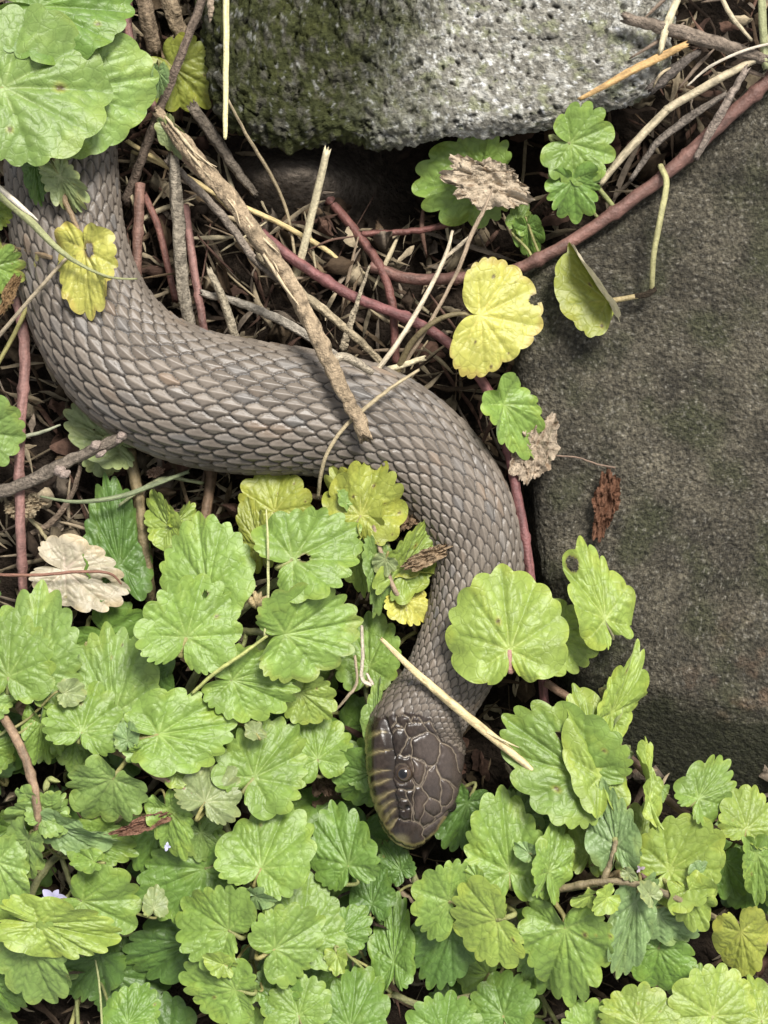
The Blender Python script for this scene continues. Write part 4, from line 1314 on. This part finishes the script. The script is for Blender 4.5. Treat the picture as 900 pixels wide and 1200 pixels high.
t1 = stalk('dry_stalk', 'thick frayed dry stalk whose broken end rests on the snake', 'stalk',
           [(186, 132, 6), (222, 176, 16), (268, 232, 28), (318, 300, 44), (356, 362, 58), (390, 432, 70), (410, 472, 72), (427, 512, 71)], [6, 9, 9.5, 9, 9, 8.5, 7.5, 8], (.38, .29, .19), M_STICK, rough=.3, sides=16, n=14, darkamt=.75, blotch=10, wob=3)
for k in range(9):
    r_ = np.random.RandomState(900 + k)
    f0 = r_.uniform(.05, .8)
    base_pts = crom(np.array([(186, 132, 6), (222, 176, 16), (268, 232, 28), (318, 300, 44), (356, 362, 58), (390, 432, 70), (427, 512, 71)], float), 10)
    i0 = int(f0 * (len(base_pts) - 14))
    seg = base_pts[i0:i0 + r_.randint(8, 14):3] + np.array([r_.uniform(-8, 8), r_.uniform(-5, 5), 8])
    seg[-1] += np.array([r_.uniform(-9, 9), r_.uniform(-6, 6), r_.uniform(-2, 8)])
    tube('fibre', [tuple(q) for q in seg], [1.6, 2.2] + [1.6] * (len(seg) - 3) + [.5], M_STRAW, t1, sides=5, n=5, base=(.50, .40, .26), seed=k + 60)
tube('side_twig', [(388, 424, 68), (402, 418, 66), (420, 426, 58), (436, 437, 44)], [6, 5, 4.5, 3.5], M_STICK, t1, sides=8, n=6, base=(.42, .36, .27), seed=70, rough=.2)

stalk('dry_stalk', 'dark weathered stick crossing in front of the olive-yellow leaf', 'stalk', [(242, -14, 40), (214, 60, 30), (195, 108, 14), (172, 170, -22), (148, 236, -62)], [5, 5, 5, 5.5, 6], (.19, .145, .11), M_STICK)
stalk('dry_stalk', 'upright grey speckled stalk standing behind the snake', 'stalk', [(203, 186, -10), (208, 250, -22), (213, 320, -30), (222, 386, -40), (226, 430, -70)], [6, 7.5, 7.5, 7, 7], (.30, .26, .20), M_STICK, darkamt=.8, blotch=6)
stalk('straw', 'straight pale yellow straw hanging before the mossy boulder', 'straw', [(265, -20, 86), (265, 70, 80), (264, 152, 74), (264, 163, 73)], [3.6, 3.4, 2.6, .7], (.62, .56, .30), darkamt=.1)
stalk('straw', 'stout cream straw stub with a split upper tip', 'straw', [(383, 178, 18), (372, 224, -10), (356, 290, -42), (344, 334, -66)], [4.2, 4.6, 4.8, 4.6], PALE, darkamt=.25)
stalk('dry_stalk', 'slanting grey stalk with a forked weathered end below the moss', 'stalk', [(228, 128, -20), (252, 162, -34), (276, 198, -48), (298, 226, -58)], [6.5, 6.5, 6, 4], GREY, M_STICK, darkamt=.6)
stalk('dry_stalk', 'smooth grey stalk running parallel under the frayed stalk', 'stalk', [(196, 188, -20), (232, 222, -30), (268, 262, -40), (300, 306, -50), (330, 330, -60)], [4, 4.6, 5, 4.6, 4], (.30, .25, .20), M_STICK)
stalk('dry_stalk', 'pale grey stick lying flat just behind the snake back', 'stalk', [(238, 344, -38), (290, 358, -34), (345, 384, -34), (398, 420, -40)], [4, 5, 5.4, 5], (.36, .32, .26), M_STICK)
stalk('straw', 'short blunt cream stick end poking up behind the snake', 'straw', [(246, 318, -20), (262, 352, -26), (276, 396, -40), (282, 420, -60)], [4, 5, 5.4, 5], (.42, .36, .26), M_STICK)
stalk('straw', 'long yellow straw lying diagonally across the dark litter', 'straw', [(150, 166, -30), (205, 200, -34), (262, 232, -44), (320, 258, -50), (378, 290, -56), (405, 312, -60)], [2.6, 3.2, 3.4, 3.2, 3, 2], (.52, .41, .20))
stalk('straw', 'second yellow straw lying under the grey speckled stalk', 'straw', [(156, 178, -40), (192, 194, -36), (236, 216, -46), (268, 246, -60)], [2, 2.4, 2.2, 1.6], (.48, .38, .19))
stalk('straw', 'thin arched tan stem curving down from the moss edge', 'straw', [(268, 118, 64), (290, 160, 30), (318, 206, -20), (336, 248, -50), (345, 300, -62), (342, 332, -66)], [1.4, 1.9, 2.2, 2, 1.8, 1.5], (.36, .29, .18))
stalk('straw', 'slim white forked straw leaning from snake toward the crumpled leaf', 'straw', [(440, 437, 10), (470, 396, 16), (500, 345, 14), (522, 300, 8), (530, 272, 4)], [3, 3, 2.8, 2.4, 1.6], (.54, .46, .33))
stalk('straw', 'thin brown stem rising beside the white forked straw', 'straw', [(468, 436, -20), (500, 385, 4), (536, 318, 16), (552, 276, 22), (566, 248, 30), (577, 222, 36)], [2.2, 2.2, 2.2, 2.6, 2.2, 1.2], (.34, .26, .18))
stalk('straw', 'side branch joining white forked straw and brown stem', 'straw', [(522, 302, 8), (536, 290, 14), (552, 276, 22)], [2, 2.2, 2], (.50, .42, .30))
stalk('straw', 'splintered upright chip of straw beside the frayed stalk', 'straw', [(433, 312, 0), (420, 350, -20), (408, 388, -34), (402, 408, -44)], [1.2, 3, 4.2, 4], (.44, .37, .26), M_STICK, rough=.3)
stalk('straw', 'thick cream straw passing behind the frayed stalk', 'straw', [(306, 300, -42), (340, 332, -40), (380, 364, -36), (420, 398, -34), (446, 424, -44)], [5, 5.4, 5, 4.6, 4], (.40, .33, .22), M_STICK)
stalk('straw', 'short cream straw end lying beside the snake shoulder', 'straw', [(440, 436, -20), (466, 430, -14), (495, 420, -10)], [3.4, 3.6, 3], PALE)
stalk('straw', 'bent thin tan grass stem drooping over the snake side', 'straw', [(490, 434, 44), (462, 452, 60), (436, 472, 66), (404, 500, 66), (384, 530, 62), (376, 556, 46), (373, 582, 20)], [1.6, 2.2, 2.4, 2.2, 2.2, 2.2, 1.8], (.38, .31, .19))
stalk('straw', 'straight cream straw lying across the back of the snake neck', 'straw', [(448, 750, 52), (485, 786, 58), (522, 818, 62), (575, 862, 62), (630, 908, 58)], [2.2, 4.2, 5, 5.2, 3.4], (.58, .46, .25), rough=.08)
stalk('straw', 'frayed splinter beside the cream straw tip', 'straw', [(570, 858, 66), (590, 868, 69), (608, 876, 70)], [1.2, 1.4, .5], (.60, .50, .30))
stalk('grass_blade', 'long green and white grass blade crossing before the yellow leaf', 'grass', [(-20, 212, 60), (30, 254, 72), (66, 290, 78), (98, 312, 80), (130, 325, 78), (160, 327, 66)], [5, 4.6, 3.4, 2, 1.4, 1], (.26, .27, .13), darkamt=.2, group=None)
stalk('straw', 'pale split straw lying along the green grass blade', 'straw', [(-10, 212, 64), (20, 238, 74), (44, 258, 74)], [2.8, 3.2, .8], (.60, .54, .44))
stalk('straw', 'thin tan stem leaning across the snake toward the left leaf', 'straw', [(-10, 404, 30), (22, 366, 46), (50, 334, 54), (78, 302, 60)], [2.4, 2.4, 2.4, 1.8], (.34, .28, .19))
stalk('twig', 'grey-brown knotted twig with pale bud scars reaching under the snake', 'twig', [(-20, 584, 0), (30, 566, 6), (66, 548, 10), (100, 532, 12), (126, 520, 12), (150, 508, 10)], [8, 7, 7.5, 6, 6, 4], (.20, .165, .13), M_STICK, rough=.22, darkamt=.6)
tw = bpy.data.objects['twig']
for (bx, by, bz, br) in ((70, 552, 15, 6), (76, 556, 16, 5), (112, 522, 16, 5.5), (118, 532, 15, 4.5), (144, 510, 14, 6), (140, 516, 13, 4)):
    tube('bud', [(bx - 5, by + 3, bz), (bx, by, bz + 3), (bx + 6, by - 4, bz + 1)], [br * .5, br, br * .4], M_STICK, tw, sides=9, n=5, base=(.34, .27, .23), seed=int(bx), rough=.25)
stalk('stem', 'hair-thin red-brown stem crossing over the bleached leaf', 'stem', [(-20, 673, 20), (40, 674, 14), (95, 670, 6), (128, 672, 2), (142, 684, -6)], [1.8, 1.9, 1.8, 1.6, 1], (.22, .11, .075))
stalk('grass_blade', 'thin grey-green grass blade below the knotted twig', 'grass', [(48, 582, -10), (90, 588, -6), (140, 582, -6), (180, 568, -10), (220, 553, -24)], [1.2, 2.2, 3, 3, 2], (.19, .22, .12))
stalk('grass_blade', 'pale grass blade above the knotted twig by the pink runner', 'grass', [(-20, 528, 10), (20, 514, 8), (50, 506, 4), (70, 498, 0)], [2.6, 2.4, 2, 1], (.26, .27, .18))
stalk('grass_blade', 'short grass stem under the snake belly', 'grass', [(140, 592, -30), (165, 574, -30), (195, 560, -36), (236, 566, -44)], [1.6, 2, 2.4, 2], (.28, .30, .16))
stalk('straw', 'curved brown stem in shadow left of the tan ivy stem', 'straw', [(28, 630, -56), (60, 612, -52), (84, 580, -50), (94, 548, -56)], [3, 3.4, 3.2, 2.6], (.24, .18, .13), M_STICK)
stalk('straw', 'yellow-green thin stem leaning over the middle ivy clump', 'straw', [(226, 812, 64), (250, 790, 74), (282, 768, 78), (312, 746, 76)], [2, 2.2, 2.2, 1.6], (.34, .36, .12))
stalk('straw', 'upright thin green-white stem before the ivy clump', 'straw', [(312, 598, 60), (314, 640, 74), (314, 700, 76), (310, 745, 70)], [1, 1.4, 1.6, 1.4], (.42, .42, .20))
stalk('straw', 'curled white rootlet hanging beside the snake neck', 'straw', [(424, 735, 22), (425, 770, 20), (424, 795, 16), (436, 802, 14), (430, 790, 16)], [1.8, 2, 2.2, 2.4, 1.4], (.56, .48, .38))
stalk('straw', 'thin pale rootlet slanting down to the shaded leaves by the head', 'straw', [(416, 770, 12), (418, 800, 10), (406, 818, 6), (394, 832, -4)], [1.6, 1.8, 1.8, 1.2], (.40, .32, .22))
stalk('straw', 'tan stem running down into the leaves inside the bend', 'straw', [(438, 618, 36), (448, 652, 34), (462, 690, 26), (472, 704, 16)], [2.4, 2.6, 2.8, 2.4], (.34, .25, .17))
stalk('straw', 'hair-fine green stalk at the bottom beside the dark shaded leaf', 'straw', [(112, 1126, 20), (116, 1150, 24), (119, 1190, 26), (120, 1220, 20)], [1, 1.2, 1.2, 1], (.34, .36, .16))
stalk('straw', 'thread-thin brown stem trailing to the reddish leaf on sandstone', 'straw', [(650, 534, 6), (676, 536, 7), (700, 544, 9), (720, 548, 14)], [1, 1, 1.1, 1.2], (.20, .14, .10))
# upper right tangle
stalk('dry_stalk', 'stout grey-brown stick lying on the lichen end of the boulder', 'stalk', [(736, 22, 72), (775, 32, 72), (825, 46, 66), (880, 64, 56), (920, 76, 50)], [6, 7, 7.5, 6.5, 5], (.25, .20, .155), M_STICK, rough=.25, darkamt=.7)
stalk('straw', 'straw shading from orange to cream, lying on the lichen', 'straw', [(680, 116, 52), (715, 97, 62), (742, 82, 66), (775, 66, 68), (802, 53, 70)], [2.2, 4, 4.6, 4.4, 3.4], (.52, .33, .14))
stalk('straw', 'long pale straw bridging the gap between boulder and sandstone', 'straw', [(704, 214, 18), (738, 174, 28), (776, 134, 40), (788, 124, 43), (840, 94, 51), (896, 64, 54)], [4, 4.8, 4.6, 4.8, 4.6, 4], (.46, .39, .26), darkamt=.5)
stalk('dry_stalk', 'splintered grey stick leaning over the thick dull red runner', 'stalk', [(874, 82, 56), (856, 112, 56), (836, 148, 48), (816, 184, 36)], [3.6, 4.6, 5, 3], (.27, .22, .18), M_STICK, rough=.25)
stalk('dry_stalk', 'dark thin stick below the long pale straw', 'stalk', [(740, 210, 14), (770, 168, 22), (810, 136, 30), (850, 110, 36)], [2.6, 4, 4.4, 3], (.20, .17, .14), M_STICK, rough=.3)
stalk('stem', 'smooth pale green stem at the upper right corner', 'stem', [(892, -20, 70), (894, 30, 66), (897, 76, 52)], [4.6, 4.6, 4.2], (.30, .31, .16))
stalk('straw', 'broken cream straw among sticks above the lichen', 'straw', [(798, -10, 66), (782, 28, 74), (774, 60, 72)], [4, 4.4, 3], PALE)
stalk('straw', 'thin white thread of straw above the long pale straw', 'straw', [(906, 50, 66), (870, 60, 68), (832, 78, 64), (806, 100, 58)], [1.4, 1.6, 1.6, 1], (.55, .48, .38))
stalk('straw', 'cream twig crossing the top right tangle', 'straw', [(842, -10, 74), (858, 20, 78), (880, 46, 74)], [2.4, 2.6, 1.6], (.46, .39, .26))
stalk('dry_stalk', 'dark grey stick end against the shaded lichen flank', 'stalk', [(764, 104, 50), (790, 82, 56), (816, 62, 58)], [5, 6, 4], (.16, .135, .115), M_STICK, rough=.3)
# upper left dry stalks behind the leaves
stalk('dry_stalk', 'brown ribbed dry stalk just right of the largest leaves', 'stalk', [(162, -20, 10), (172, 20, 0), (180, 58, -20)], [9, 9, 8], (.24, .18, .12), M_STICK, rough=.3, sides=14)
stalk('dry_stalk', 'brown ribbed dry stalk above the olive-yellow leaf', 'stalk', [(190, -20, -10), (202, 14, -16), (213, 44, -30)], [9, 9, 8], (.26, .20, .13), M_STICK, rough=.3, sides=14)
stalk('dry_stalk', 'short brown splinter hanging on the mossy boulder', 'stalk', [(246, -10, 60), (247, 12, 60), (246, 26, 58)], [4, 3.6, 1], (.33, .26, .19), M_STICK)
stalk('dry_stalk', 'reddish brown stalk standing between the twin pink stems', 'stalk', [(170, 230, -70), (185, 265, -60), (196, 310, -62), (205, 350, -70)], [4, 4.4, 4.2, 4], (.20, .095, .075), M_STEM)
# loose look-alike straws lying in the litter
r_ = np.random.RandomState(77)
k = 0
while k < 46:
    px, py = r_.uniform(150, 600), r_.uniform(215, 470)
    if py > 300 + max(0, px - 150) * .45 - 20 or (px > 400 and py < 265):
        continue
    an = r_.uniform(0, 3.14)
    L = r_.uniform(30, 95)
    z = r_.uniform(-84, -52)
    q = [(px - L / 2 * math.cos(an), py - L / 2 * math.sin(an), z + r_.uniform(-8, 8)), (px + r_.uniform(-4, 4), py + r_.uniform(-4, 4), z + 5), (px + L / 2 * math.cos(an), py + L / 2 * math.sin(an), z + r_.uniform(-8, 8))]
    ci, rw = r_.randint(4), r_.uniform(1.2, 3.6)
    stalk('straw', '%s %s %s straw lying loose in the dark litter above the snake' % ('long' if L > 62 else 'short', 'thick' if rw > 2.4 else 'thin', ('tan', 'brown', 'cream', 'dark reddish')[ci]), 'straw', q, [1.0, rw, 1.0], tuple(np.array([(.36, .29, .18), (.24, .18, .12), (.46, .39, .25), (.15, .085, .06)][ci]) * r_.uniform(.85, 1.1)), group='loose straws in the litter above the snake', sides=6, n=5)
    k += 1
k = 0
while k < 22:
    px, py = r_.uniform(-20, 260), r_.uniform(545, 690)
    if r_.rand() < .3:
        px, py = r_.uniform(760, 900), r_.uniform(0, 110)
    up = 100 if px > 600 else 0
    an = r_.uniform(0, 3.14)
    L = r_.uniform(28, 80)
    z = r_.uniform(-84, -56) + up * 1.2
    q = [(px - L / 2 * math.cos(an), py - L / 2 * math.sin(an), z - 4), (px + r_.uniform(-4, 4), py + r_.uniform(-4, 4), z + 4), (px + L / 2 * math.cos(an), py + L / 2 * math.sin(an), z - 4)]
    if up:
        ci, rw = r_.randint(2), r_.uniform(1.4, 3.2)
        stalk('straw', '%s %s %s straw loose beside the stout stick on the lichen' % ('long' if L > 54 else 'short', 'thick' if rw > 2.3 else 'thin', ('cream', 'brown')[ci]), 'straw', q, [1.0, rw, 1.0], tuple(np.array([(.42, .34, .22), (.22, .165, .12)][ci]) * r_.uniform(.9, 1.1)), group='loose straws in the upper right tangle', sides=6, n=5)
    else:
        ci, rw = r_.randint(2), r_.uniform(1.4, 3.0)
        stalk('straw', '%s %s %s straw loose in the shade below the snake bend' % ('long' if L > 54 else 'short', 'thick' if rw > 2.2 else 'thin', ('tan', 'dark brown')[ci]), 'straw', q, [1.0, rw, 1.0], tuple(np.array([(.34, .27, .18), (.18, .13, .09)][ci]) * r_.uniform(.85, 1.1)), group='loose straws below the snake bend', sides=6, n=5)
    k += 1
